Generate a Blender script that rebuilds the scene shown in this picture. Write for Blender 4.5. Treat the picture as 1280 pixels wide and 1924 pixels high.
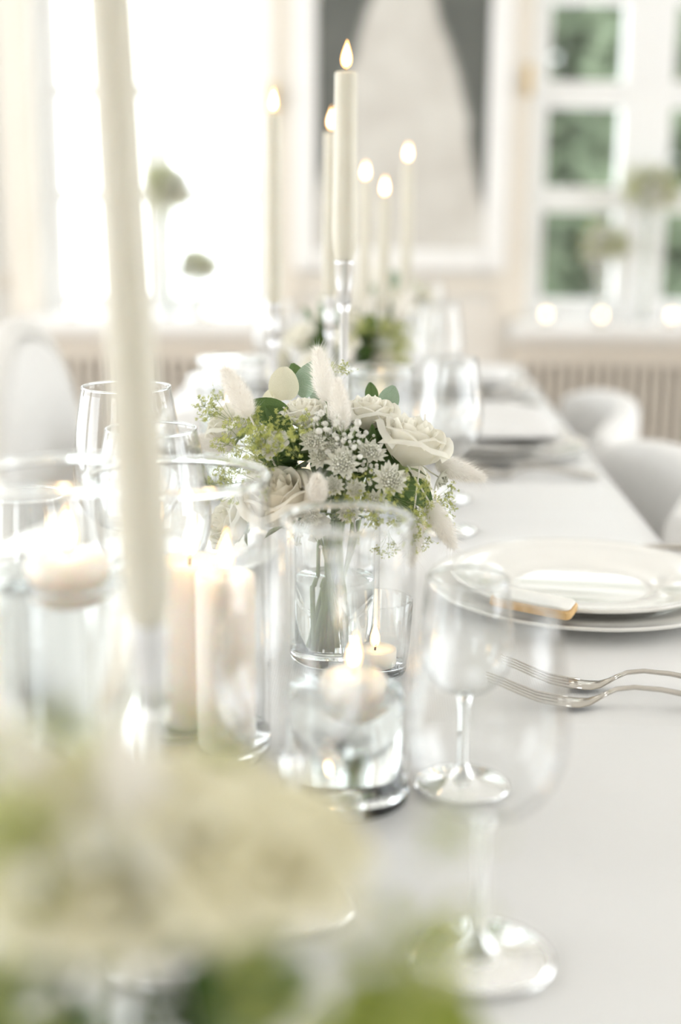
import bpy, math, random
from mathutils import Vector, Matrix, Quaternion, noise

for o in list(bpy.data.objects):
    bpy.data.objects.remove(o)
S = bpy.context.scene
COL = S.collection
PI = math.pi

# ------------------------------------------------------------------ camera
F = 2500.0                       # focal length in pixels of the 1280x1924 frame
TAB = 0.75                       # table top height
CAM = Vector((0, 0, TAB + 0.405))
yaw, pitch, roll = math.radians(1.7), math.radians(13.28), math.radians(0.5)
fwd = Vector((-math.sin(yaw) * math.cos(pitch), math.cos(yaw) * math.cos(pitch), -math.sin(pitch)))
r0 = fwd.cross(Vector((0, 0, 1))).normalized()
u0 = r0.cross(fwd).normalized()
RT = r0 * math.cos(roll) + u0 * math.sin(roll)
UP = -r0 * math.sin(roll) + u0 * math.cos(roll)
cd = bpy.data.cameras.new('camera')
cam = bpy.data.objects.new('camera', cd)
COL.objects.link(cam)
cam.matrix_world = Matrix(((RT.x, UP.x, -fwd.x, CAM.x), (RT.y, UP.y, -fwd.y, CAM.y), (RT.z, UP.z, -fwd.z, CAM.z), (0, 0, 0, 1)))
cd.sensor_fit = 'VERTICAL'
cd.sensor_height = 36.0
cd.lens = 36.0 * F / 1924.0
cd.clip_start = 0.02
cd.clip_end = 200
cd.dof.use_dof = True
cd.dof.focus_distance = 1.15
cd.dof.aperture_fstop = (cd.lens / 1000.0) / 0.0230
S.camera = cam


def ray(px, py):
    return RT * ((px - 640) / F) + UP * ((962 - py) / F) + fwd


def P(px, py, z=TAB):            # point on the horizontal plane z
    d = ray(px, py)
    return CAM + d * ((z - CAM.z) / d.z)


def R(px, py, Y):                # point at depth Y
    d = ray(px, py)
    return CAM + d * (Y / d.y)


# ------------------------------------------------------------------ world and view
w = bpy.data.worlds.new('world')
S.world = w
w.use_nodes = True
bg = w.node_tree.nodes['Background']
bg.inputs[0].default_value = (0.935, 0.972, 1.0, 1)
bg.inputs[1].default_value = 5.0
S.view_settings.view_transform = 'Standard'
S.view_settings.look = 'None'
S.view_settings.gamma = 1
S.view_settings.use_curve_mapping = False
S.view_settings.exposure = -0.03
cy = S.cycles
cy.max_bounces = 10
cy.diffuse_bounces = 4
cy.glossy_bounces = 4
cy.transmission_bounces = 8
cy.transparent_max_bounces = 32
cy.caustics_reflective = False
cy.caustics_refractive = True
cy.sample_clamp_indirect = 10.0
cy.use_denoising = True


# ------------------------------------------------------------------ materials
def new_mat(name):
    m = bpy.data.materials.new(name)
    m.use_nodes = True
    nt = m.node_tree
    return m, nt, nt.nodes, nt.links, nt.nodes['Principled BSDF'], nt.nodes['Material Output']


def noise_col(nt, c1, c2, scale, detail=3, lo=0.35, hi=0.65):
    tc = nt.nodes.new('ShaderNodeTexCoord')
    n = nt.nodes.new('ShaderNodeTexNoise')
    n.inputs['Scale'].default_value = scale
    n.inputs['Detail'].default_value = detail
    rp = nt.nodes.new('ShaderNodeValToRGB')
    rp.color_ramp.elements[0].position = lo
    rp.color_ramp.elements[0].color = (*c1, 1)
    rp.color_ramp.elements[1].position = hi
    rp.color_ramp.elements[1].color = (*c2, 1)
    nt.links.new(tc.outputs['Object'], n.inputs['Vector'])
    nt.links.new(n.outputs['Fac'], rp.inputs['Fac'])
    return rp.outputs['Color'], n.outputs['Fac']


def plain(name, c1, c2=None, rough=0.5, scale=20, bump=0.0, metal=0.0, coat=0.0, sss=0.0, sss_r=0.01):
    m, nt, N, L, b, out = new_mat(name)
    col, fac = noise_col(nt, c1, c2 or tuple(x * 0.96 for x in c1), scale)
    L.new(col, b.inputs['Base Color'])
    b.inputs['Roughness'].default_value = rough
    b.inputs['Metallic'].default_value = metal
    b.inputs['Coat Weight'].default_value = coat
    b.inputs['Coat Roughness'].default_value = 0.04
    if sss:
        b.inputs['Subsurface Weight'].default_value = sss
        b.inputs['Subsurface Radius'].default_value = (1.0, 0.75, 0.5)
        b.inputs['Subsurface Scale'].default_value = sss_r
    if bump:
        bp = N.new('ShaderNodeBump')
        bp.inputs['Strength'].default_value = bump
        bp.inputs['Distance'].default_value = 0.002
        L.new(fac, bp.inputs['Height'])
        L.new(bp.outputs[0], b.inputs['Normal'])
    return m


def petalish(name, c1, c2, scale=60, trans=0.35, rough=0.5):
    m, nt, N, L, b, out = new_mat(name)
    col, fac = noise_col(nt, c1, c2, scale)
    L.new(col, b.inputs['Base Color'])
    b.inputs['Roughness'].default_value = rough
    b.inputs['Specular IOR Level'].default_value = 0.25
    t = N.new('ShaderNodeBsdfTranslucent')
    L.new(col, t.inputs['Color'])
    mx = N.new('ShaderNodeMixShader')
    mx.inputs[0].default_value = trans
    L.new(b.outputs[0], mx.inputs[1])
    L.new(t.outputs[0], mx.inputs[2])
    L.new(mx.outputs[0], out.inputs['Surface'])
    return m


def thin_glass(name, f0=0.065, power=3.3, tint=(0.995, 0.998, 0.998), gain=0.9):
    """thin clear wall: transparent with Fresnel reflection, the same on either side"""
    m, nt, N, L, b, out = new_mat(name)
    N.remove(b)
    g = N.new('ShaderNodeNewGeometry')
    dt = N.new('ShaderNodeVectorMath'); dt.operation = 'DOT_PRODUCT'
    L.new(g.outputs['Normal'], dt.inputs[0]); L.new(g.outputs['Incoming'], dt.inputs[1])
    ab = N.new('ShaderNodeMath'); ab.operation = 'ABSOLUTE'
    L.new(dt.outputs['Value'], ab.inputs[0])
    sb = N.new('ShaderNodeMath'); sb.operation = 'SUBTRACT'; sb.inputs[0].default_value = 1.0
    L.new(ab.outputs[0], sb.inputs[1])
    pw = N.new('ShaderNodeMath'); pw.operation = 'POWER'; pw.inputs[1].default_value = power
    L.new(sb.outputs[0], pw.inputs[0])
    ma = N.new('ShaderNodeMath'); ma.operation = 'MULTIPLY_ADD'
    ma.inputs[1].default_value = gain - f0; ma.inputs[2].default_value = f0
    L.new(pw.outputs[0], ma.inputs[0])
    tr = N.new('ShaderNodeBsdfTransparent'); tr.inputs[0].default_value = (*tint, 1)
    gl = N.new('ShaderNodeBsdfGlossy'); gl.inputs['Roughness'].default_value = 0.02
    mx = N.new('ShaderNodeMixShader')
    L.new(ma.outputs[0], mx.inputs[0]); L.new(tr.outputs[0], mx.inputs[1]); L.new(gl.outputs[0], mx.inputs[2])
    L.new(mx.outputs[0], out.inputs['Surface'])
    return m


def solid_glass(name, ior=1.5, col=(0.99, 1, 1)):
    m, nt, N, L, b, out = new_mat(name)
    N.remove(b)
    g = N.new('ShaderNodeBsdfGlass')
    g.inputs['Color'].default_value = (*col, 1); g.inputs['IOR'].default_value = ior; g.inputs['Roughness'].default_value = 0.0
    L.new(g.outputs[0], out.inputs['Surface'])
    return m


def emit(name, col, s, mix=None):
    m, nt, N, L, b, out = new_mat(name)
    N.remove(b)
    e = N.new('ShaderNodeEmission')
    e.inputs[0].default_value = (*col, 1); e.inputs[1].default_value = s
    if mix is None:
        L.new(e.outputs[0], out.inputs['Surface'])
    else:
        t = N.new('ShaderNodeBsdfTransparent'); mx = N.new('ShaderNodeMixShader')
        mx.inputs[0].default_value = mix
        L.new(t.outputs[0], mx.inputs[1]); L.new(e.outputs[0], mx.inputs[2]); L.new(mx.outputs[0], out.inputs['Surface'])
    return m


MAT = {}
MAT['wall'] = plain('wall_paint', (0.84, 0.825, 0.785), (0.82, 0.805, 0.765), 0.6, 6)
MAT['trim'] = plain('trim_paint', (0.90, 0.89, 0.87), (0.88, 0.87, 0.85), 0.4, 6)
MAT['panel'] = plain('panel_paint', (0.79, 0.75, 0.69), (0.77, 0.73, 0.67), 0.5, 6)
MAT['beige'] = plain('casing_paint', (0.78, 0.725, 0.64), (0.76, 0.705, 0.62), 0.5, 6)
MAT['winwhite'] = plain('window_paint', (0.90, 0.90, 0.89), (0.88, 0.88, 0.87), 0.4, 6)
MAT['grille'] = plain('grille_paint', (0.70, 0.64, 0.56), (0.67, 0.61, 0.53), 0.5, 8)
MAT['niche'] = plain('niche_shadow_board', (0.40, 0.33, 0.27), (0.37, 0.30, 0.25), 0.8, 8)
MAT['brass'] = plain('brass', (0.70, 0.53, 0.28), (0.66, 0.49, 0.25), 0.3, 30, metal=0.8)
MAT['ceiling'] = plain('ceiling_paint', (0.86, 0.85, 0.83), None, 0.7, 5)
MAT['porcelain'] = plain('porcelain', (0.88, 0.865, 0.82), (0.87, 0.85, 0.80), 0.12, 15, coat=0.6)
MAT['silver'] = plain('silver', (0.60, 0.57, 0.52), (0.55, 0.52, 0.47), 0.17, 40, metal=1.0)
MAT['stick'] = plain('candlestick_silver', (0.80, 0.80, 0.80), (0.76, 0.76, 0.77), 0.28, 40, metal=0.85)
MAT['wax'] = plain('ivory_wax', (0.67, 0.635, 0.53), (0.65, 0.61, 0.50), 0.35, 30, sss=0.25, sss_r=0.005)
MAT['wax2'] = plain('white_wax', (0.93, 0.84, 0.75), (0.92, 0.82, 0.72), 0.35, 30, sss=0.9, sss_r=0.02)
MAT['wick'] = plain('burnt_wick', (0.10, 0.05, 0.03), (0.05, 0.03, 0.02), 0.8, 300)
MAT['flame'] = emit('flame_shell', (1.0, 0.50, 0.16), 9.0, 0.45)
MAT['core'] = emit('flame_core', (1.0, 0.80, 0.52), 32.0)
MAT['glass'] = thin_glass('clear_thin_glass')
MAT['vessel'] = thin_glass('clear_vessel_glass', 0.025, 4.5)
MAT['pane'] = thin_glass('window_glass', 0.04, 5.0, (0.98, 0.99, 0.985), 0.6)
MAT['solid'] = solid_glass('clear_solid_glass')
MAT['water'] = solid_glass('water', 1.333, (0.985, 1, 0.995))
MAT['rose'] = petalish('cream_petal', (0.97, 0.95, 0.87), (0.95, 0.92, 0.82), 3, 0.45)
MAT['ivory'] = petalish('ivory_petal', (0.95, 0.91, 0.74), (0.91, 0.87, 0.67), 3, 0.40)
MAT['rosepink'] = petalish('blush_petal', (0.97, 0.935, 0.86), (0.95, 0.905, 0.80), 3, 0.45)
MAT['white'] = petalish('white_petal', (0.93, 0.92, 0.88), (0.88, 0.87, 0.80), 60, 0.3)
MAT['bract'] = petalish('pale_bract', (0.97, 0.965, 0.90), (0.92, 0.90, 0.80), 300, 0.42)
MAT['floret'] = plain('grey_floret', (0.88, 0.87, 0.78), (0.48, 0.48, 0.36), 0.7, 5)
MAT['tail'] = petalish('pale_plush', (0.97, 0.95, 0.91), (0.95, 0.92, 0.87), 80, 0.5, 0.8)
MAT['leaf'] = petalish('green_leaf', (0.135, 0.21, 0.07), (0.10, 0.165, 0.055), 50, 0.25, 0.4)
MAT['euca'] = petalish('eucalyptus_leaf', (0.36, 0.45, 0.34), (0.27, 0.37, 0.25), 50, 0.25, 0.5)
MAT['pale_leaf'] = petalish('pale_dried_leaf', (0.83, 0.79, 0.63), (0.76, 0.72, 0.54), 50, 0.35, 0.5)
MAT['lime'] = petalish('yellow_green_floret', (0.62, 0.63, 0.22), (0.43, 0.47, 0.13), 8, 0.3)
MAT['limeleaf'] = petalish('yellow_green_leaf', (0.36, 0.42, 0.08), (0.26, 0.32, 0.05), 50, 0.35, 0.5)
MAT['stem'] = plain('green_stem', (0.30, 0.36, 0.16), (0.24, 0.30, 0.12), 0.6, 80)
MAT['biscuit'] = plain('baked_biscuit', (0.72, 0.48, 0.22), (0.62, 0.38, 0.15), 0.7, 120, bump=0.3)
MAT['icing'] = plain('white_icing', (0.92, 0.90, 0.85), None, 0.35, 60)
MAT['uphol'] = plain('white_upholstery', (0.88, 0.87, 0.85), (0.85, 0.84, 0.82), 0.85, 60, bump=0.1)
MAT['legwood'] = plain('painted_leg', (0.82, 0.80, 0.76), None, 0.5, 20)
MAT['tablewood'] = plain('table_wood', (0.45, 0.33, 0.22), (0.38, 0.27, 0.17), 0.6, 12)
MAT['bark'] = plain('bark', (0.16, 0.13, 0.10), (0.10, 0.08, 0.06), 0.9, 8)
MAT['tree1'] = petalish('tree_leaf', (0.21, 0.255, 0.165), (0.085, 0.115, 0.068), 1.5, 0.3)
MAT['tree2'] = petalish('light_tree_leaf', (0.27, 0.315, 0.21), (0.12, 0.15, 0.09), 1.5, 0.3)


def cloth_mat(name, c, weave=900):
    m, nt, N, L, b, out = new_mat(name)
    tc = N.new('ShaderNodeTexCoord')
    b.inputs['Roughness'].default_value = 0.36
    b.inputs['Specular IOR Level'].default_value = 0.75
    b.inputs['Sheen Weight'].default_value = 0.3
    hs = []
    for ax in ('X', 'Y'):
        wv = N.new('ShaderNodeTexWave'); wv.bands_direction = ax
        wv.inputs['Scale'].default_value = weave / 6.0
        wv.inputs['Distortion'].default_value = 1.5
        wv.inputs['Detail'].default_value = 1
        L.new(tc.outputs['Object'], wv.inputs['Vector']); hs.append(wv.outputs['Fac'])
    ad = N.new('ShaderNodeMath'); ad.operation = 'ADD'
    L.new(hs[0], ad.inputs[0]); L.new(hs[1], ad.inputs[1])
    bp = N.new('ShaderNodeBump'); bp.inputs['Strength'].default_value = 0.12; bp.inputs['Distance'].default_value = 0.0006
    L.new(ad.outputs[0], bp.inputs['Height']); L.new(bp.outputs[0], b.inputs['Normal'])
    col, fac = noise_col(nt, c, tuple(x * 0.97 for x in c), 5)
    L.new(col, b.inputs['Base Color'])
    return m


MAT['cloth'] = cloth_mat('white_linen', (0.765, 0.755, 0.735))
MAT['napkin'] = cloth_mat('napkin_linen', (0.87, 0.86, 0.845))


def floor_mat():
    m, nt, N, L, b, out = new_mat('oak_floor')
    tc = N.new('ShaderNodeTexCoord'); mp = N.new('ShaderNodeMapping')
    mp.inputs['Scale'].default_value = (14, 1.2, 1)
    n = N.new('ShaderNodeTexNoise'); n.inputs['Scale'].default_value = 3; n.inputs['Detail'].default_value = 6
    rp = N.new('ShaderNodeValToRGB')
    rp.color_ramp.elements[0].color = (0.42, 0.34, 0.25, 1); rp.color_ramp.elements[1].color = (0.58, 0.49, 0.38, 1)
    L.new(tc.outputs['Object'], mp.inputs[0]); L.new(mp.outputs[0], n.inputs['Vector']); L.new(n.outputs['Fac'], rp.inputs[0])
    L.new(rp.outputs[0], b.inputs['Base Color']); b.inputs['Roughness'].default_value = 0.35
    return m


MAT['floor'] = floor_mat()


def painting_mat(h):
    """grey-green ground with a pale flared gown, soft brushed edges; local x across, local z up"""
    m, nt, N, L, b, out = new_mat('oil_painting')
    tc = N.new('ShaderNodeTexCoord')
    n = N.new('ShaderNodeTexNoise'); n.inputs['Scale'].default_value = 5; n.inputs['Detail'].default_value = 5
    L.new(tc.outputs['Object'], n.inputs['Vector'])
    sp = N.new('ShaderNodeSeparateXYZ'); L.new(tc.outputs['Object'], sp.inputs[0])
    zr = N.new('ShaderNodeMapRange'); zr.inputs[1].default_value = 0.0; zr.inputs[2].default_value = h
    L.new(sp.outputs['Z'], zr.inputs[0])
    fc = N.new('ShaderNodeFloatCurve')
    cv = fc.mapping.curves[0]
    # half width of the gown (x 1 m) against height fraction
    pts = [(0.0, 0.36), (0.12, 0.33), (0.25, 0.275), (0.36, 0.235), (0.50, 0.165), (0.62, 0.10), (0.74, 0.085), (1.0, 0.05)]
    cv.points[0].location = pts[0]; cv.points[1].location = pts[-1]
    for p in pts[1:-1]:
        cv.points.new(*p)
    fc.mapping.update()
    L.new(zr.outputs[0], fc.inputs['Value'])
    ab = N.new('ShaderNodeMath'); ab.operation = 'ABSOLUTE'; L.new(sp.outputs['X'], ab.inputs[0])
    df = N.new('ShaderNodeMath'); df.operation = 'SUBTRACT'; L.new(fc.outputs[0], df.inputs[0]); L.new(ab.outputs[0], df.inputs[1])
    nm = N.new('ShaderNodeMath'); nm.operation = 'MULTIPLY_ADD'; nm.inputs[1].default_value = 0.08; nm.inputs[2].default_value = -0.04
    L.new(n.outputs['Fac'], nm.inputs[0])
    ad = N.new('ShaderNodeMath'); ad.operation = 'ADD'; L.new(df.outputs[0], ad.inputs[0]); L.new(nm.outputs[0], ad.inputs[1])
    mr = N.new('ShaderNodeMapRange'); mr.inputs[1].default_value = -0.02; mr.inputs[2].default_value = 0.025; mr.interpolation_type = 'SMOOTHSTEP'
    L.new(ad.outputs[0], mr.inputs[0])
    g = N.new('ShaderNodeValToRGB')
    g.color_ramp.elements[0].position = 0.3; g.color_ramp.elements[1].position = 0.7
    g.color_ramp.elements[0].color = (0.085, 0.092, 0.082, 1); g.color_ramp.elements[1].color = (0.13, 0.135, 0.12, 1)
    L.new(n.outputs['Fac'], g.inputs[0])
    d = N.new('ShaderNodeValToRGB')
    d.color_ramp.elements[0].position = 0.3; d.color_ramp.elements[1].position = 0.7
    d.color_ramp.elements[0].color = (0.56, 0.53, 0.48, 1); d.color_ramp.elements[1].color = (0.70, 0.68, 0.63, 1)
    L.new(n.outputs['Fac'], d.inputs[0])
    mx = N.new('ShaderNodeMix'); mx.data_type = 'RGBA'
    L.new(mr.outputs[0], mx.inputs[0]); L.new(g.outputs[0], mx.inputs[6]); L.new(d.outputs[0], mx.inputs[7])
    L.new(mx.outputs[2], b.inputs['Base Color'])
    b.inputs['Roughness'].default_value = 0.45
    return m


# ------------------------------------------------------------------ mesh helpers
class MB:
    def __init__(s):
        s.v, s.f = [], []

    def add(s, vs, fs, mtx=None):
        n = len(s.v)
        s.v += [tuple(mtx @ Vector(p)) if mtx else tuple(p) for p in vs]
        s.f += [tuple(i + n for i in f) for f in fs]
        return s

    def box(s, x0, x1, y0, y1, z0, z1, mtx=None):
        vs = [(x0, y0, z0), (x1, y0, z0), (x1, y1, z0), (x0, y1, z0), (x0, y0, z1), (x1, y0, z1), (x1, y1, z1), (x0, y1, z1)]
        fs = [(0, 3, 2, 1), (4, 5, 6, 7), (0, 1, 5, 4), (1, 2, 6, 5), (2, 3, 7, 6), (3, 0, 4, 7)]
        return s.add(vs, fs, mtx)

    def lathe(s, prof, n=32, mtx=None):
        vs, fs, rings = [], [], []
        for r, z in prof:
            if r < 1e-6:
                rings.append([len(vs)]); vs.append((0, 0, z))
            else:
                rings.append(list(range(len(vs), len(vs) + n)))
                vs += [(r * math.cos(2 * PI * k / n), r * math.sin(2 * PI * k / n), z) for k in range(n)]
        for a, b in zip(rings, rings[1:]):
            for k in range(n):
                k2 = (k + 1) % n
                if len(a) == 1 and len(b) == 1:
                    continue
                if len(a) == 1:
                    fs.append((a[0], b[k2], b[k]))
                elif len(b) == 1:
                    fs.append((a[k], a[k2], b[0]))
                else:
                    fs.append((a[k], a[k2], b[k2], b[k]))
        return s.add(vs, fs, mtx)

    def tube(s, pts, rad, n=6, cap=True):
        pts = [Vector(p) for p in pts]
        rs = rad if isinstance(rad, (list, tuple)) else [rad] * len(pts)
        vs, fs = [], []
        prev = None
        for i, p in enumerate(pts):
            t = (pts[min(i + 1, len(pts) - 1)] - pts[max(i - 1, 0)]).normalized()
            a = t.orthogonal().normalized() if prev is None else (prev - t * prev.dot(t)).normalized()
            prev = a
            b = t.cross(a)
            vs += [p + (a * math.cos(2 * PI * k / n) + b * math.sin(2 * PI * k / n)) * rs[i] for k in range(n)]
        for i in range(len(pts) - 1):
            for k in range(n):
                fs.append((i * n + k, i * n + (k + 1) % n, (i + 1) * n + (k + 1) % n, (i + 1) * n + k))
        if cap:
            fs.append(tuple(range(n))[::-1]); fs.append(tuple(range((len(pts) - 1) * n, len(pts) * n)))
        return s.add(vs, fs)

    def ball(s, c, r, nu=6, nv=4, sz=1.0):
        prof = [(r * math.sin(PI * k / nv), -r * sz * math.cos(PI * k / nv)) for k in range(nv + 1)]
        prof[0] = (0, prof[0][1]); prof[-1] = (0, prof[-1][1])
        return s.lathe(prof, nu, Matrix.Translation(c))

    def grid(s, fn, nu, nv, mtx=None):
        vs = [fn(i / nu, j / nv) for j in range(nv + 1) for i in range(nu + 1)]
        fs = [(j * (nu + 1) + i, j * (nu + 1) + i + 1, (j + 1) * (nu + 1) + i + 1, (j + 1) * (nu + 1) + i) for j in range(nv) for i in range(nu)]
        return s.add(vs, fs, mtx)

    def mesh(s, name, mat, smooth=True):
        m = bpy.data.meshes.new(name)
        m.from_pydata(s.v, [], s.f)
        m.materials.append(MAT[mat] if isinstance(mat, str) else mat)
        if smooth:
            m.polygons.foreach_set('use_smooth', [True] * len(m.polygons))
        m.update()
        return m


def put(name, mesh, parent=None, loc=(0, 0, 0), rot=None, scale=None, kind=None):
    o = bpy.data.objects.new(name, mesh)
    COL.objects.link(o)
    if parent is not None:
        o.parent = parent
    o.location = loc
    if rot is not None:
        if isinstance(rot, Quaternion):
            o.rotation_mode = 'QUATERNION'; o.rotation_quaternion = rot
        else:
            o.rotation_euler = rot
    if scale is not None:
        o.scale = (scale,) * 3 if isinstance(scale, (int, float)) else scale
    if kind:
        o['kind'] = kind
    return o


def thing(name, label, cat, loc=(0, 0, 0), rot=None, group=None, kind=None):
    o = put(name, None, None, loc, rot)
    o.empty_display_size = 0.05
    return tag(o, label, cat, group, kind)


def tag(o, label=None, cat=None, group=None, kind=None):
    if label: o['label'] = label
    if cat: o['category'] = cat
    if group: o['group'] = group
    if kind: o['kind'] = kind
    return o


def copy_tree(o, parent=None):
    c = o.copy()
    COL.objects.link(c)
    c.parent = parent
    for ch in o.children:
        copy_tree(ch, c)
    return c


def bevel(o, wd, seg=2):
    m = o.modifiers.new('bevel', 'BEVEL')
    m.width = wd; m.segments = seg; m.limit_method = 'ANGLE'
    return o


def aim(d, spin=0.0):
    """rotation that takes local +z to direction d"""
    return Vector(d).to_track_quat('Z', 'Y') @ Quaternion((0, 0, 1), spin)


# ------------------------------------------------------------------ the room
WY = 5.6                                   # inner face of the window wall
XL, XR, YB, CH = -3.3, 3.4, -3.2, 3.3


def wx(px, py=420):
    return R(px, py, WY).x


def wz(py, px=640):
    return R(px, py, WY).z


def struct(name, mb, mat, parent=None, smooth=False, label=None):
    o = put(name, mb.mesh(name, mat, smooth), parent)
    if parent is None:
        o['kind'] = 'structure'
        if label: o['label'] = label
    return o


struct('floor', MB().box(XL - .3, XR + .3, YB - .3, WY + .4, -0.06, 0), 'floor')
struct('ceiling', MB().box(XL - .3, XR + .3, YB - .3, WY + .4, CH, CH + 0.1), 'ceiling')

# window openings in the front wall
WT = 0.34
z_sill = wz(597)
z_head = 2.75
winL = (wx(74), wx(506))
wW = winL[1] - winL[0]
winR = (wx(992), wx(992) + wW)
m = MB()
for x0, x1 in ((XL - .3, winL[0]), (winL[1], winR[0]), (winR[1], XR + .3)):
    m.box(x0, x1, WY, WY + WT, 0, CH)
for x0, x1 in (winL, winR):
    m.box(x0, x1, WY, WY + WT, z_head, CH)
    m.box(x0, x1, WY + 0.12, WY + WT, 0, z_sill - 0.07)
struct('wall_front', m, 'wall')

# unseen left, back and right walls; openings added and sized to let in light
m = MB()
ops = [(-0.8, 1.0), (1.4, 3.1), (3.5, 5.2)]
ys = [YB - .3] + [v for o_ in ops for v in o_] + [WY]
for k in range(0, len(ys), 2):
    m.box(XL - .3, XL, ys[k], ys[k + 1], 0, CH)
for a, b in ops:
    m.box(XL - .3, XL, a, b, 2.8, CH); m.box(XL - .3, XL, a, b, 0, 0.45)
struct('wall_left', m, 'wall')
m = MB()
for x0, x1 in ((XL, -2.6), (-1.2, XR)):
    m.box(x0, x1, YB - .3, YB, 0, CH)
for x0, x1 in ((-2.6, -1.2),):
    m.box(x0, x1, YB - .3, YB, 3.0, CH)
struct('wall_back', m, 'wall')
m = MB()
opr = [(-0.4, 1.4), (2.0, 3.7)]
ys = [YB - .3] + [v for o_ in opr for v in o_] + [WY]
for k in range(0, len(ys), 2):
    m.box(XR, XR + .3, ys[k], ys[k + 1], 0, CH)
for a, b in opr:
    m.box(XR, XR + .3, a, b, 2.8, CH); m.box(XR, XR + .3, a, b, 0, 0.45)
struct('wall_right', m, 'wall')


def build_window(name, x0, x1, label, bar, mull):
    root = thing(name, label, None, ((x0 + x1) / 2, WY, z_sill), kind='structure')
    hw = (x1 - x0) / 2
    H = z_head - z_sill
    yf0, yf1 = 0.10, 0.17
    fr = 0.075
    f = MB()
    f.box(-hw, -hw + fr, yf0, yf1, 0, H).box(hw - fr, hw, yf0, yf1, 0, H)
    f.box(-hw + fr, hw - fr, yf0, yf1, 0, 0.08).box(-hw + fr, hw - fr, yf0, yf1, H - 0.08, H)
    put('window_frame', f.mesh('window_frame', 'winwhite', False), root)
    put('mullion', MB().box(-mull / 2, mull / 2, yf0 - .01, yf1 + .01, 0.08, H - 0.08).mesh('mullion', 'winwhite', False), root)
    rows = [0.08] + [wz(p) - z_sill for p in (371, 170, -30, -232)] + [H - 0.08]
    bm_ = {}
    for s in (-1, 1):
        xa, xb = sorted((s * mull / 2, s * (hw - fr)))
        for zc in rows[1:-1]:
            put('muntin', MB().box(xa, xb, yf0 + .01, yf1 - .01, zc - bar / 2, zc + bar / 2).mesh('muntin', 'winwhite', False), root)
        for za, zb in zip(rows, rows[1:]):
            put('pane', MB().box(xa, xb, 0.130, 0.134, za, zb).mesh('pane', 'pane', False), root)
    # deep sill board in front
    sl = put('window_sill', MB().box(-hw - 0.06, hw + 0.06, -0.16, 0.10, -0.055, -0.002).mesh('window_sill', 'trim', False), root)
    bevel(sl, 0.012)
    put('apron_moulding', MB().box(-hw - 0.04, hw + 0.04, -0.11, 0.10, -0.085, -0.055).mesh('apron_moulding', 'trim', False), root)
    return root


build_window('window_1', *winL, 'tall white casement window full of white sky', 0.05, 0.115)
build_window('window_2', *winR, 'tall white casement window with green trees behind it', 0.105, 0.20)

# casings and mouldings
k = 0
for x0, x1 in (winL, winR):
    for xa, xb in ((x0 - 0.125, x0), (x1, x1 + 0.125)):
        k += 1
        b = struct(f'trim_{k}', MB().box(xa, xb, WY - 0.035, WY, z_sill, z_head + 0.1), 'beige')
        bevel(b, 0.012)
k += 1
zr = wz(532)
struct(f'trim_{k}', MB().box(winL[1] + 0.06, winR[0] - 0.06, WY - 0.03, WY, zr - 0.03, zr + 0.03), 'beige')
k += 1
struct(f'trim_{k}', MB().box(winL[1] + 0.08, winR[0] - 0.08, WY - 0.012, WY, 0.14, zr - 0.06), 'panel')
k += 1
struct(f'trim_{k}', MB().box(XL, winL[0] - 0.14, WY - 0.03, WY, zr - 0.03, zr + 0.03), 'beige')
# pilaster beside the left window
k += 1
struct(f'trim_{k}', MB().box(winL[0] - 0.33, winL[0] - 0.19, WY - 0.05, WY, 0.1, CH), 'trim')
struct('baseboard_front', MB().box(winL[1] + 0.06, winR[0] - 0.06, WY - 0.03, WY, 0, 0.13), 'trim')


def radiator_grille(x0, x1, label):
    root = thing('radiator_grille', label, 'radiator cover', ((x0 + x1) / 2, WY, 0))
    hw = (x1 - x0) / 2
    zt = z_sill - 0.09
    y0, y1 = -0.075, 0.0
    f = MB().box(-hw, hw, y0, y1, zt - 0.085, zt).box(-hw, hw, y0, y1, 0, 0.07)
    f.box(-hw, -hw + 0.07, y0, y1, 0.07, zt - 0.085).box(hw - 0.07, hw, y0, y1, 0.07, zt - 0.085)
    put('grille_frame', f.mesh('grille_frame', 'grille', False), root)
    put('niche_shade_board', MB().box(-hw + 0.07, hw - 0.07, -0.012, 0.0, 0.07, zt - 0.085).mesh('niche_shade_board', 'niche', False), root)  # dark board, its colour stands in for the shade behind the slats
    sm = MB().box(-0.014, 0.014, y0 + 0.008, -0.030, 0.07, zt - 0.085).mesh('slat', 'grille', False)
    n = int((2 * hw - 0.16) / 0.048)
    for i in range(n):
        put('slat', sm, root, (-hw + 0.08 + (2 * hw - 0.16) * (i + 0.5) / n, 0, 0))
    return root


radiator_grille(winL[0] + 0.02, winL[1] - 0.02, 'beige slatted radiator cover under the bright white window')
radiator_grille(winR[0] - 0.07, winR[1] + 0.02, 'beige slatted radiator cover under the window with green trees')

# brass espagnolette on either side of the painting
for px, py, lb in ((512, 185, 'small brass window fitting between bright window and painting'), (994, 150, 'small brass window fitting beside the window with green trees')):
    p = R(px, py, WY - 0.05)
    b = MB().box(-0.016, 0.016, -0.012, 0.014, -0.06, 0.06)
    b.lathe([(0, -0.055), (0.012, -0.05), (0.016, -0.03), (0.012, -0.012), (0, -0.01)], 12, Matrix.Rotation(-PI / 2, 4, 'X'))
    o = put('window_latch', b.mesh('window_latch', 'brass', False), None, p)
    bevel(o, 0.004)
    tag(o, lb, 'latch')

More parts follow.
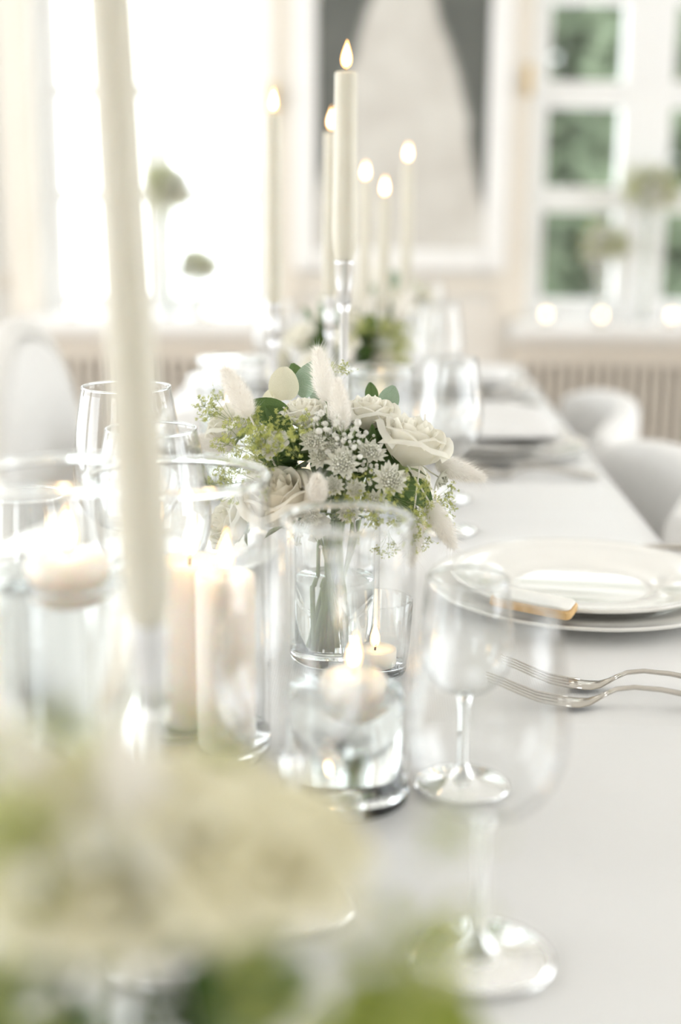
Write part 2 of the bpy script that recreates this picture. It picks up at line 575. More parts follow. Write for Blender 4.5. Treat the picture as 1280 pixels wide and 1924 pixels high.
# painting
pz0 = wz(466); px0, px1 = wx(596, 300), wx(914, 300)
pcx = (px0 + px1) / 2; hw = (px1 - px0) / 2
pH = 1.72
pt = thing('painting', 'tall oil painting of a pale flared gown in a white frame', 'painting', (pcx, WY, pz0))
put('canvas', MB().box(-hw, hw, -0.03, -0.005, 0, pH).mesh('canvas', painting_mat(pH), False), pt)
fw = 0.095
f = MB()
for sx in (-1, 1):
    xa, xb = sorted((sx * hw, sx * (hw + fw)))
    f.box(xa, xb, -0.05, -0.002, -fw, pH + fw)
f.box(-hw, hw, -0.05, -0.002, -fw, 0).box(-hw, hw, -0.05, -0.002, pH, pH + fw)
bevel(put('picture_frame', f.mesh('picture_frame', 'trim', False), pt), 0.02, 3)


# ------------------------------------------------------------------ trees outside the right window
def build_tree(loc, h, rad, seed, mat, label):
    rnd = random.Random(seed)
    root = thing('tree', label, 'tree', loc, group=None)
    t = MB().tube([(0, 0, 0), (0.1, 0, h * .35), (-.05, .05, h * .8)], [0.2, 0.14, 0.04], 8)
    for i in range(7):
        a = rnd.uniform(0, 2 * PI); z = h * rnd.uniform(.25, .7)
        t.tube([(0, 0, z), (math.cos(a) * rad * .4, math.sin(a) * rad * .4, z + .5), (math.cos(a) * rad * .8, math.sin(a) * rad * .8, z + .9)], [.07, .05, .02], 6)
    put('trunk', t.mesh('trunk', 'bark'), root)
    fm = MB()
    for i in range(26):
        while True:
            c = Vector((rnd.uniform(-1, 1), rnd.uniform(-1, 1), rnd.uniform(-1, 1)))
            if c.length < 1: break
        c = Vector((c.x * rad, c.y * rad * .8, h * .55 + c.z * h * .45))
        cr = rad * rnd.uniform(.28, .45)
        for j in range(260):
            d = Vector((rnd.gauss(0, 1), rnd.gauss(0, 1), rnd.gauss(0, 1))).normalized()
            p = c + d * cr * rnd.uniform(.6, 1.05)
            s = rnd.uniform(.08, .16)
            q = aim((d + Vector((rnd.gauss(0, .5), rnd.gauss(0, .5), rnd.gauss(0.3, .5)))).normalized(), rnd.uniform(0, 6))
            fm.add([(0, -s, 0), (s * .55, 0, .02), (0, s * 1.1, 0), (-s * .55, 0, .02)], [(0, 1, 2, 3)], Matrix.Translation(p) @ q.to_matrix().to_4x4())
    put('foliage', fm.mesh('foliage', mat, False), root, kind='stuff')


build_tree((2.0, 13.0, -2.2), 8.0, 1.55, 1, 'tree1', 'dark green leafy tree close outside the thick-barred window')
build_tree((5.3, 16.2, -2.6), 9.0, 1.9, 2, 'tree2', 'lighter green broad tree beyond the thick-barred window')
build_tree((2.6, 20.0, -2.6), 10, 1.9, 3, 'tree1', 'low dark green tree between the two trees outside')

# ------------------------------------------------------------------ table and cloth
TX = -0.042                        # centre line of the table
TWH = 0.39
TY0, TY1 = -0.55, 3.36
tb = thing('dining_table', 'long wooden dining table under the white linen cloth', 'table', (TX, (TY0 + TY1) / 2, 0))
L2 = (TY1 - TY0) / 2
bevel(put('table_top', MB().box(-TWH + .004, TWH - .004, -L2 + .004, L2 - .004, 0.715, 0.7455).mesh('table_top', 'tablewood', False), tb), .004)
for sx in (-1, 1):
    for sy in (-1, 1):
        put('leg', MB().tube([(sx * (TWH - .06), sy * (L2 - .08), 0), (sx * (TWH - .06), sy * (L2 - .08), .715)], [.025, .035], 12).mesh('leg', 'tablewood'), tb)


def crease_z(x, y):
    z = 0.0
    for yc, a in ((0.985, 0.0022), (1.72, 0.0015), (0.25, 0.0015)):
        z += a * math.exp(-((y - yc) / 0.006) ** 2)
    z += 0.0006 * noise.noise(Vector((x * 7, y * 5, 1.3)))
    return z


xs, ysl = [], []
n = 26
xs = [TX - TWH + 2 * TWH * i / n for i in range(n + 1)]
ysl = [TY0]
while ysl[-1] < TY1:
    y = ysl[-1]
    near = min(abs(y - c) for c in (0.985, 1.72, 0.25))
    ysl.append(min(TY1, y + (0.0025 if near < 0.02 else 0.03)))
vs, fs = [], []
drop = 0.215
rows = []
for j, y in enumerate(ysl):
    row = []
    for side in (-1, 1):
        pass
    col = []
    for t in range(6, 0, -1):      # left overhang from the hem up
        zz = TAB - 0.004 - drop * t / 6
        wv = 0.012 * math.sin(y * 9) * t / 6
        col.append((TX - TWH - 0.004 - 0.015 * t / 6 - wv, y, zz))
    for x in xs:
        e = min(x - xs[0], xs[-1] - x)
        col.append((x, y, TAB - 0.0008 + crease_z(x, y) - (0.0035 if e < 1e-6 else 0)))
    for t in range(1, 7):
        zz = TAB - 0.004 - drop * t / 6
        wv = 0.012 * math.sin(y * 8 + 1) * t / 6
        col.append((TX + TWH + 0.004 + 0.015 * t / 6 + wv, y, zz))
    rows.append(col)
W_ = len(rows[0])
mbc = MB()
mbc.v = [p for r_ in rows for p in r_]
mbc.f = [(j * W_ + i, j * W_ + i + 1, (j + 1) * W_ + i + 1, (j + 1) * W_ + i) for j in range(len(rows) - 1) for i in range(W_ - 1)]
# far and near end overhangs
for yy, sg in ((TY1, 1), (TY0, -1)):
    mbc.grid(lambda u, v, yy=yy, sg=sg: (TX - TWH + 2 * TWH * u, yy + sg * (0.003 + .015 * v + .008 * v * math.sin(u * 22)), TAB - 0.003 - drop * v), 24, 5)
tag(put('tablecloth', mbc.mesh('tablecloth', 'cloth')), 'white linen tablecloth spread over the long dining table', 'tablecloth')

# ------------------------------------------------------------------ tableware
GLASS_N = 40


def shell(prof, th=0.0011):
    """closed thin wall from an outer profile (bottom to rim)"""
    inner = [(max(r - th, 0.0), z + (th if i == 0 else 0)) for i, (r, z) in enumerate(prof)]
    r, z = prof[-1]
    return prof + [(r - th * .3, z + th * .5), (r - th * .7, z + th * .5)] + inner[::-1]


def torus(r, z, a, n=56):
    return MB().lathe([(r + a * math.cos(2 * PI * k / 10), z + a * math.sin(2 * PI * k / 10)) for k in range(11)], n)


def wine_glass(loc, h, bowl_r, rim_r, bowl_h, label, foot_r=0.039, group=None, rz=0):
    t = thing('wine_glass', label, 'wine glass', (loc[0], loc[1], TAB + 0.0015), (0, 0, rz), group)
    sb = h - bowl_h
    pr = []
    for i in range(15):
        v = i / 14
        if v < 0.42:
            a = v / 0.42 * PI / 2
            r = 0.004 + (bowl_r - 0.004) * math.sin(a) ** 0.85
            z = sb + bowl_h * 0.42 * (1 - math.cos(a)) * 0.95
        else:
            q = (v - 0.42) / 0.58
            r = bowl_r + (rim_r - bowl_r) * (q ** 1.6)
            z = sb + bowl_h * (0.399 + 0.601 * q)
        pr.append((r, z))
    pr[0] = (0.0, sb)
    bo = put('bowl', MB().lathe(shell(pr), GLASS_N).mesh('bowl', 'glass'), t)
    put('rim', torus(rim_r - .0005, h, .0011, GLASS_N).mesh('rim', 'solid'), bo)
    st = [(0.0, sb + .001), (0.0055, sb - 0.002), (0.0042, sb - 0.014), (0.0036, sb * .55), (0.004, 0.018), (0.0075, 0.008), (0.016, 0.0042), (foot_r - .004, 0.0022), (foot_r, 0.0014), (foot_r, 0.0004), (foot_r - .003, 0), (0, 0.0)]
    put('stem_and_foot', MB().lathe(st, GLASS_N).mesh('stem_and_foot', 'solid'), t)
    return t


def flame_into(t, z, sc=1.0, lean=(0, 0)):
    def prof(w_, h_):
        o_ = []
        for i in range(9):
            v = i / 8
            o_.append((w_ * (math.sin(PI * min(1, v * 1.0) ** 0.62)) * (1 - 0.12 * v) if 0 < i < 8 else 0.0, h_ * v))
        return o_
    mt = Matrix.Translation((0, 0, z)) @ Matrix.Scale(sc, 4)
    fl = MB().lathe([(r, zz) for r, zz in prof(0.0058, 0.029)], 14, mt)
    co = MB().lathe([(r, zz + .003) for r, zz in prof(0.0040, 0.021)], 12, mt)
    for b in (fl, co):
        b.v = [(x + lean[0] * ((zz - z) / .03) ** 1.5 if zz > z else x, y + (lean[1] * ((zz - z) / .03) ** 1.5 if zz > z else 0), zz) for x, y, zz in b.v]
    f_ = put('flame', fl.mesh('flame', 'flame'), t)
    put('flame_core', co.mesh('flame_core', 'core'), f_)


def wick_into(t, z, h=0.008):
    put('wick', MB().tube([(0, 0, z - .002), (0.0004, 0, z + h * .6), (0.0016, 0, z + h)], [.0010, .0009, .0006], 6).mesh('wick', 'wick'), t)


def candlestick(x, y, ztop, label, tilt=0.0, r=.0112):
    """ztop: height of the socket rim above the table"""
    t = thing('candlestick', label, 'candlestick', (x, y, TAB + 0.001), (0, tilt, 0), 'slender candlesticks along the table')
    h = ztop
    put('base', MB().lathe([(0, 0), (0.040, 0), (0.041, 0.003), (0.036, 0.006), (0.015, 0.010), (0.006, 0.018), (0.0045, 0.03), (0, 0.03)], 32).mesh('base', 'stick'), t)
    put('stem', MB().lathe([(0, 0.026), (0.0045, 0.026), (0.0042, h * .6), (0.005, h - 0.055), (0.0075, h - 0.045), (0, h - 0.043)], 20).mesh('stem', 'stick'), t)
    put('socket', MB().lathe([(0, h - 0.046), (0.0075, h - 0.045), (0.0078, h - 0.03), (r * .62 + .0008, h - 0.022), (r * .66 + .001, h - .003), (r * .70 + .0018, h), (r * .66 + .0003, h), (r * .62 + .0003, h - 0.0193), (0, h - 0.0196)], 24).mesh('socket', 'stick'), t)
    return t


def taper(x, y, z0, length, label, r=0.0112, tilt=0.0, lit=True, group='ivory taper candles'):
    t = thing('taper_candle', label, 'candle', (x, y, z0), (0, tilt, 0), group)
    r1 = r * 0.88
    put('wax_body', MB().lathe([(0, 0), (r * .50, 0), (r * .62, 0.0195), (r * .88, 0.034), (r, 0.052), ((r + r1) / 2, length * .55), (r1, length - .002), (r1 * .9, length), (r1 * .6, length - .0015), (0, length - .002)], 28).mesh('wax_body', 'wax'), t)
    wick_into(t, length)
    if lit:
        flame_into(t, length + 0.003, 1.0, (0.001, 0))
    return t


def taper_at(px, py_top, py_bot, Y, label, tilt=0.0, r=0.0112):
    a = R(px, py_top, Y); b = R(px, py_bot, Y)
    top, bot = a.z, b.z
    x = R(px, (py_top + py_bot) / 2, Y).x
    zs = bot - TAB                       # socket rim height
    candlestick(x, Y, zs, 'slender silver candlestick holding ' + label[0], tilt, r)
    t = taper(x, Y, bot - 0.0195, top - bot + 0.0195, label[1], r, tilt)
    return t


def cylinder_vase(name, loc, r, h, label, water=None, cat='vase', group=None, bottom=0.012, wall=0.0042, bead=.0036):
    t = thing(name, label, cat, (loc[0], loc[1], TAB + 0.0015), None, group)
    put('glass_wall', MB().lathe(shell([(r, bottom), (r, h * .5), (r, h)], wall)[0:] + [(r, bottom)], 56).mesh('glass_wall', 'vessel'), t)
    put('rim', torus(r - .0022, h + bead - .0002, bead, 72).mesh('rim', 'solid'), t)
    put('glass_base', MB().lathe([(0, 0), (r - .002, 0), (r, 0.002), (r, bottom - .0004), (0, bottom - .0004)], 56).mesh('glass_base', 'solid'), t)
    if water:
        put('water', MB().lathe([(0, bottom + .0002), (r - wall - .0006, bottom + .0002), (r - wall - .0006, water - .001), (r - wall - .0009, water), (0, water)], 56).mesh('water', 'water'), t)
    return t


def floating_candle(x, y, z, r, label, lean=(0.001, 0)):
    t = thing('floating_candle', label, 'candle', (x, y, z), None, 'floating candles in water')
    pr = [(0, -0.018), (r * .45, -0.017), (r * .75, -0.012), (r * .95, 0.0), (r, 0.006), (r * .93, 0.011), (r * .75, 0.0135), (r * .4, 0.0125), (0, 0.012)]
    put('wax_body', MB().lathe(pr, 36).mesh('wax_body', 'wax2'), t)
    wick_into(t, 0.0125)
    flame_into(t, 0.0155, 0.95, lean)
    return t


def pillar(x, y, r, h, label, lean=(0, 0)):
    t = thing('pillar_candle', label, 'candle', (x, y, TAB + 0.0138), None, 'pillar candles in the wide glass')
    pr = [(0, 0), (r * .95, 0), (r, .003), (r, h - .004), (r * .96, h), (r * .84, h - .0005), (r * .6, h - .004), (0, h - .005)]
    put('wax_body', MB().lathe(pr, 40).mesh('wax_body', 'wax2'), t)
    wick_into(t, h - .005, 0.012)
    flame_into(t, h + 0.001, 1.15, lean)


def votive(loc, label, ribbed=False, z=TAB, r=0.032, h=0.065, group=None, name='tealight_glass'):
    t = thing(name, label, 'candle holder', (loc[0], loc[1], z + 0.0015), None, group)
    n = 64 if ribbed else 32
    pr = shell([(r * .86, 0.006), (r * .93, h * .4), (r, h)], 0.002)
    mb = MB().lathe(pr + [(r * .86, 0.006)], n)
    if ribbed:
        mb.v = [(x * (1 + .022 * (1 if int(round(math.atan2(y, x) / (2 * PI) * n)) % 2 else -1)), y * (1 + .022 * (1 if int(round(math.atan2(y, x) / (2 * PI) * n)) % 2 else -1)), zz) for x, y, zz in mb.v]
    put('glass_wall', mb.mesh('glass_wall', 'glass'), t)
    put('glass_base', MB().lathe([(0, 0), (r * .84, 0), (r * .87, .002), (r * .87, .0056), (0, .0056)], n).mesh('glass_base', 'solid'), t)
    return t


def tealight(loc, z, label, group='small tealights', fs_=.8):
    t = thing('tealight', label, 'candle', (loc[0], loc[1], z), None, group)
    put('wax_body', MB().lathe([(0, 0), (.0185, 0), (.019, .001), (.019, .014), (.018, .0142), (.016, .013), (0, .0125)], 24).mesh('wax_body', 'wax2'), t)
    wick_into(t, .0128, .006)
    flame_into(t, .015, fs_)


# ---- plates
def plate_profile(rad, hgt, well=.62, th=.0045):
    up = [(0, .0045), (rad * (well - .08), .0045), (rad * (well - .02), .0060), (rad * well, .0085), (rad * (well + .06), hgt * .62), (rad * .88, hgt * .86), (rad * .985, hgt - .001), (rad, hgt)]
    dn = [(rad * 1.004, hgt - .0015), (rad * .99, hgt - .0045), (rad * .86, hgt * .86 - .005), (rad * (well + .05), hgt * .5 - .004), (rad * well * .98, .0015), (rad * well * .9, 0.0), (0, 0.0)]
    return up + dn


MESH_CHARGER = MB().lathe(plate_profile(.160, .017, .66), 72).mesh('charger_plate', 'porcelain')
MESH_PLATE = MB().lathe(plate_profile(.136, .021, .56), 72).mesh('dinner_plate', 'porcelain')
# raised ring inside the well
MESH_RING = MB().lathe([(.066, .0046), (.0675, .0058), (.069, .0046)], 64).mesh('foot_ring', 'porcelain')


def setting_plates(x, y, where):
    c = put('charger_plate', MESH_CHARGER, None, (x, y, TAB + .0018))
    tag(c, 'cream charger plate ' + where, 'plate', 'charger plates')
    p = thing('dinner_plate', 'cream dinner plate on its charger, ' + where, 'plate', (x, y, TAB + .0018 + .0062), None, 'dinner plates')
    # rests inside the charger's well
    put('plate_body', MESH_PLATE, p)
    put('well_ring', MESH_RING, p)


# ---- cutlery (local +x from the head to the handle end)
def ribbon(stations, n=8):
    """stations: (x, halfwidth, z, thick) -> closed rounded bar"""
    mb = MB()
    vs, fs = [], []
    for x, hw_, z, th in stations:
        for k in range(n):
            a = 2 * PI * k / n
            vs.append((x, hw_ * math.cos(a), z + th * math.sin(a)))
    for i in range(len(stations) - 1):
        for k in range(n):
            fs.append((i * n + k, i * n + (k + 1) % n, (i + 1) * n + (k + 1) % n, (i + 1) * n + k))
    fs.append(tuple(range(n))[::-1]); fs.append(tuple(range((len(stations) - 1) * n, len(stations) * n)))
    return mb.add(vs, fs)


def tine(y):
    pts = [(-.012, y, .0225), (0.0, y, .0185), (.014, y, .0125), (.030, y, .0065), (.046, y, .0035), (.056, y, .0024)]
    return MB().tube(pts, [.0005, .0008, .0010, .0012, .0014, .0014], 6)


FORK_HEAD = ribbon([(.046, .0122, .0036, .0012), (.056, .0128, .0022, .0013), (.064, .0118, .0018, .0015), (.072, .0085, .0028, .0017), (.079, .0050, .0062, .0018), (.086, .0034, .0105, .0019)])
FORK_HANDLE = ribbon([(.084, .0034, .0095, .0019), (.094, .0031, .0145, .0019), (.108, .0031, .0165, .0019), (.130, .0037, .0150, .0020), (.155, .0052, .0105, .0021), (.180, .0072, .0058, .0021), (.198, .0088, .0030, .0020), (.206, .0070, .0024, .0018), (.209, .003, .0022, .0012)])
MESH_FORK_HEAD = FORK_HEAD.mesh('fork_head', 'silver')
MESH_FORK_HANDLE = FORK_HANDLE.mesh('handle', 'silver')
MESH_TINES = [tine(y).mesh('tine', 'silver') for y in (-.0108, -.0036, .0036, .0108)]
KNIFE_BLADE = ribbon([(0, .002, .0030, .0006), (.008, .0075, .0030, .0008), (.03, .0100, .0030, .0009), (.085, .0095, .0032, .0011), (.098, .0060, .0036, .0020)]).mesh('blade', 'silver')
KNIFE_HANDLE = ribbon([(.097, .0058, .0040, .0030), (.115, .0056, .0048, .0036), (.17, .0074, .0050, .0040), (.218, .0092, .0046, .0040), (.226, .0070, .0044, .0030), (.228, .003, .0042, .0014)]).mesh('handle', 'silver')


def fork(loc, rz, label, group='silver forks'):
    t = thing('fork', label, 'fork', (loc[0], loc[1], TAB + .0018), (0, 0, rz), group)
    h = put('fork_head', MESH_FORK_HEAD, t)
    put('handle', MESH_FORK_HANDLE, t)
    for mm in MESH_TINES:
        put('tine', mm, h)
    return t


def knife(loc, rz, label, group='silver knives'):
    t = thing('knife', label, 'knife', (loc[0], loc[1], TAB + .0018), (0, 0, rz), group)
    put('blade', KNIFE_BLADE, t)
    put('handle', KNIFE_HANDLE, t)
    return t


def napkin(loc, rz, wdt, dep, hgt, label, seed=0):
    rnd = random.Random(seed)
    t = MB()
    def top(u, v):
        x = (u - .5) * wdt; y = (v - .5) * dep
        e = max(0, 1 - (2 * abs(u - .5)) ** 4) * max(0, 1 - (2 * abs(v - .5)) ** 4)
        z = hgt * e ** .5 * (.75 + .25 * math.sin(v * 9 + u * 4 + seed)) + .004 * noise.noise(Vector((u * 6, v * 6, seed)))
        return (x, y, max(z, 0.002))
    t.grid(top, 18, 18)
    t.grid(lambda u, v: ((.5 - u) * wdt, (v - .5) * dep, 0.0), 18, 18)
    o = put('napkin', t.mesh('napkin', 'napkin'), None, loc, (0, 0, rz))
    return tag(o, label, 'napkin')


# right-hand settings, guests on the right, forks towards the camera
setR = [(P(1092, 1122).x, P(1092, 1122).y, 'with the iced biscuit beside the two forks'), (TX + .222, 2.17, 'under a puffed napkin, next beyond the biscuit plate'), (TX + .215, 2.88, 'under a flat napkin nearest the far table end')]
for x, y, wh in setR:
    setting_plates(x, y, wh)
napkin((setR[1][0] + .01, setR[1][1] + .03, TAB + .030), .1, .20, .16, .045, 'puffed white linen napkin on the plate next beyond the biscuit plate', 1)
napkin((setR[2][0] - .01, setR[2][1] + .01, TAB + .030), -.1, .24, .17, .028, 'flat white linen napkin on the plate near the table end', 2)
f2 = P(1083, 1327); f1 = P(1112, 1292)
fork((f2.x - .062, f2.y), math.radians(-1.0), 'polished silver dinner fork lying farther from the biscuit plate')
fork((f1.x - .066, f1.y), math.radians(-3.5), 'polished silver fork lying next to the biscuit plate')
for k, (x, y, wh) in enumerate(setR[1:]):
    nm = ('puffed-napkin plate', 'flat-napkin plate')[k]
    fork((x - .06, y - .19), 0, 'blurred silver fork lying next to the ' + nm)
    fork((x - .06, y - .225), .02, 'blurred silver fork lying farther from the ' + nm)
kp = P(1212, 1038)
knife((kp.x - .10, kp.y), .02, 'silver table knife on the far side of the biscuit plate')
knife((setR[1][0] - .08, setR[1][1] + .19), 0, 'silver table knife on the far side of the puffed-napkin plate')
# left-hand settings
setL = [(TX - .232, 1.46, 'behind the tall wine glasses'), (TX - .225, 2.2, 'in front of the oval-backed chair'), (TX - .22, 2.9, 'across from the flat-napkin plate')]
for x, y, wh in setL:
    setting_plates(x, y, wh)
knife((setL[0][0] + .10, 1.17), PI + .03, 'silver table knife behind the tall wine glasses')
napkin((setL[1][0], setL[1][1], TAB + .030), .1, .2, .16, .035, 'white linen napkin on the plate at the oval-backed chair', 4)
napkin((setL[2][0], setL[2][1], TAB + .030), .1, .2, .16, .035, 'white linen napkin on the plate across from the flat napkin', 5)

# biscuit leaning on the rim of the first plate
bp_ = P(1003, 1142, TAB + .030)
bs = thing('iced_biscuit', 'golden rectangular biscuit with white icing on the cream plate', 'biscuit', (bp_.x, bp_.y, TAB + .0345), (math.radians(0), math.radians(4.5), math.radians(-20)))


def rounded_slab(hx, hy, z0, z1, cr=.006, seg=5):
    pts = []
    for cx_, cy_, a0 in ((hx - cr, hy - cr, 0), (-hx + cr, hy - cr, 90), (-hx + cr, -hy + cr, 180), (hx - cr, -hy + cr, 270)):
        for i in range(seg + 1):
            a = math.radians(a0 + 90 * i / seg)
            pts.append((cx_ + cr * math.cos(a), cy_ + cr * math.sin(a)))
    n_ = len(pts)
    e = .0012
    rings = [(1 - e / hx, z0), (1, z0 + e), (1, z1 - e), (1 - e / hx, z1)]
    mb = MB(); vs = []; fs = []
    for s_, z_ in rings:
        vs += [(x * s_, y * s_, z_) for x, y in pts]
    for r_ in range(3):
        for i in range(n_):
            fs.append((r_ * n_ + i, r_ * n_ + (i + 1) % n_, (r_ + 1) * n_ + (i + 1) % n_, (r_ + 1) * n_ + i))
    fs.append(tuple(range(n_))[::-1]); fs.append(tuple(range(3 * n_, 4 * n_)))
    return mb.add(vs, fs)


put('biscuit_body', rounded_slab(.039, .019, -.0045, .0035).mesh('biscuit_body', 'biscuit', False), bs)
put('icing', rounded_slab(.037, .017, .0034, .0065).mesh('icing', 'icing', False), bs)


# ------------------------------------------------------------------ flowers
def petal_mesh(name, Rr, H, Wd, flare, curl, seed, mat='rose', nu=14, nv=12):
    rnd = random.Random(seed)
    ph = rnd.uniform(0, 6); tip = rnd.uniform(.02, .08)
    def fn(u, v):
        q = 2 * u - 1
        ztop = H * (1 - .20 * abs(q) ** 2.4 + tip * math.exp(-(q / .18) ** 2))
        ha = Wd * (.30 + .70 * math.sin(PI / 2 * min(1, v * 1.5)))
        a = q * ha
        r = Rr * (.22 + .78 * math.sin(PI / 2 * min(1.0, v * 1.7)) ** .9)
        fl = flare * max(0, v - .45) ** 1.8 * 3.0
        r += Rr * fl
        lip = max(0.0, v - .78) / .22
        r += curl * lip ** 2 * .8
        r += curl * .55 * abs(q) ** 3 * v
        z = ztop * (v ** .85) - curl * .9 * lip ** 3
        r += .035 * math.sin(a * 4 + ph + v * 2) * v
        z += .02 * math.sin(q * 5 + ph) * v
        return (r * math.cos(a), r * math.sin(a), z)
    return MB().grid(fn, nu, nv).mesh(name, mat)


ROSE_LAYERS = {}


def rose_layers(mat):
    if mat in ROSE_LAYERS:
        return ROSE_LAYERS[mat]
    spec = [(3, .16, 1.00, 1.5, -.25, .00), (4, .28, 1.03, 1.25, -.12, .02), (5, .42, 1.04, 1.05, -.05, .05), (5, .58, 1.03, .95, .00, .09), (5, .74, .99, .90, .06, .15), (4, .88, .90, .98, .15, .22)]
    out = []
    for i, (n_, r_, h_, w_, fl, cu) in enumerate(spec):
        out.append((n_, [petal_mesh('petal', r_, h_, w_, fl, cu, i * 7 + j, mat) for j in range(2)]))
    ROSE_LAYERS[mat] = out
    return out


CORE = {}


def rose(parent, loc, d, size, spin=0.0, layers=6, mat='rose', tall=1.0):
    """size: outer radius in metres"""
    if mat not in CORE:
        b = MB().lathe([(0, -.16), (.16, -.14), (.24, -.02), (.20, .10), (0, .12)], 14)
        for k in range(5):
            a = 2 * PI * k / 5
            mt = Matrix.Rotation(a, 4, 'Z')
            b.add([(.18, -.10, -.05), (.18, .10, -.05), (.52, .05, -.02), (.80, 0, -.12), (.52, -.05, -.02)], [(0, 1, 2, 3, 4)], mt)
        CORE[mat] = b.mesh('rose', 'stem')
    o = put('rose', CORE[mat], parent, Vector(loc), aim(d, spin), (size * .86, size * .86, size * .86 * tall))
    for li, (n_, ms) in enumerate(rose_layers(mat)[:layers]):
        for k in range(n_):
            put('petal', ms[k % 2], o, (0, 0, 0.0), (0, 0, 2 * PI * k / n_ + li * .7), 1.0)
    return o


def leaf_mesh(name, mat, ln=1.0, wd=.75, cup=.15, bend=.2, pw=.6):
    def fn(u, v):
        q = 2 * u - 1
        hw_ = wd / 2 * math.sin(PI * min(.985, max(.03, v ** .85))) ** pw
        return (q * hw_, v * ln, cup * q * q * hw_ * 2 - bend * v * v + .03 * (1 - abs(q)) ** 4 * -1)
    return MB().grid(fn, 8, 10).mesh(name, mat)


LEAVES = {m_: leaf_mesh('leaf', m_, 1.0, w_, pw=.42 if m_ == 'pale_leaf' else .6) for m_, w_ in (('leaf', .62), ('euca', .80), ('pale_leaf', .95), ('limeleaf', .7))}


def leaf(parent, loc, d, nrm, ln, mat='leaf'):
    """base at loc, growing along d, upper face towards nrm"""
    y = Vector(d).normalized(); z = Vector(nrm); z = (z - y * z.dot(y)).normalized(); x = y.cross(z)
    q = Matrix((x, y, z)).transposed().to_quaternion()
    return put('leaf', LEAVES[mat], parent, loc, q, ln)


def tail_meshes(seed=5):
    rnd = random.Random(seed)
    core = MB()
    pr = []
    for i in range(13):
        v = i / 12
        r = .0078 * math.sin(PI * min(1, v ** .8)) ** .65 * (1.05 - .25 * v)
        pr.append((0 if i in (0, 12) else r, v * .040))
    core.lathe(pr, 16)
    core.v = [(x * (1 + .10 * noise.noise(Vector((x * 600, y * 600, z * 400)))), y * (1 + .10 * noise.noise(Vector((y * 600, x * 600, z * 400)))), z) for x, y, z in core.v]
    core.tube([(0, 0, .001), (.001, 0, -.02), (.003, 0, -.05), (.004, 0, -.08)], [.0007, .0007, .0008, .0008], 5)
    h = MB()
    for i in range(2600):
        v = rnd.random() ** .9
        r = .0078 * math.sin(PI * min(1, max(.02, v) ** .8)) ** .65 * (1.05 - .25 * v)
        a = rnd.uniform(0, 2 * PI)
        n_ = Vector((math.cos(a), math.sin(a), .35 + 1.0 * v + rnd.gauss(0, .15))).normalized()
        p = Vector((r * .92 * math.cos(a), r * .92 * math.sin(a), v * .040))
        long_ = rnd.random() < .12
        ln = rnd.uniform(.008, .015) if long_ else rnd.uniform(.0022, .0050)
        wd = .00007 if long_ else .00016
        s_ = n_.orthogonal().normalized() * wd
        s_ = Quaternion(n_, rnd.uniform(0, PI)) @ s_
        h.add([p + s_, p - s_, p + n_ * ln + Vector((0, 0, ln * .1))], [(0, 1, 2)])
    return core.mesh('bunny_tail_grass', 'tail'), h.mesh('plush_hair', 'tail', False)


TAIL, TAILHAIR = tail_meshes()


def bunny_tail(parent, loc, d, s=1.0, spin=0.0):
    """loc is the middle of the head"""
    q = aim(d, spin)
    o = put('bunny_tail_grass', TAIL, parent, Vector(loc) - Vector(d).normalized() * .02 * s, q, s)
    put('plush_hair', TAILHAIR, o, kind='stuff')
    return o


def astrantia_meshes():
    rnd = random.Random(8)
    b = MB()
    for ring, (n_, ln, lift, off) in enumerate(((12, 1.0, .25, 0), (9, .86, .48, .2))):
        for k in range(n_):
            a = 2 * PI * (k + off) / n_ + rnd.uniform(-.06, .06)
            l_ = ln * rnd.uniform(.88, 1.06)
            wd = .20
            def fn(u, v, l_=l_, lift=lift, wd=wd):
                q = 2 * u - 1
                return (.10 + l_ * .9 * v, q * wd * math.sin(PI * min(.97, .18 + .80 * v)) , lift * v * v * .9 + .06 * q * q)
            b.grid(fn, 2, 5, Matrix.Rotation(a, 4, 'Z'))
    b.tube([(0, 0, .05), (0, 0, -.6), (.1, 0, -1.6)], .05, 5)
    f_ = MB()
    for k in range(52):
        t_ = math.sqrt((k + .5) / 52); a = k * 2.399963
        r = .60 * t_
        z = .62 - .34 * t_ * t_
        p0 = Vector((r * .35 * math.cos(a), r * .35 * math.sin(a), .12))
        p1 = Vector((r * math.cos(a), r * math.sin(a), z + rnd.uniform(-.04, .06)))
        f_.tube([p0, p1], .016, 3, False)
        f_.ball(p1, rnd.uniform(.060, .085), 6, 4, 1.2)
    return b.mesh('astrantia', 'bract'), f_.mesh('florets', 'floret')


AST, ASTF = astrantia_meshes()


def astrantia(parent, loc, d, size, spin=0):
    o = put('astrantia', AST, parent, loc, aim(d, spin), size)
    put('florets', ASTF, o)
    return o


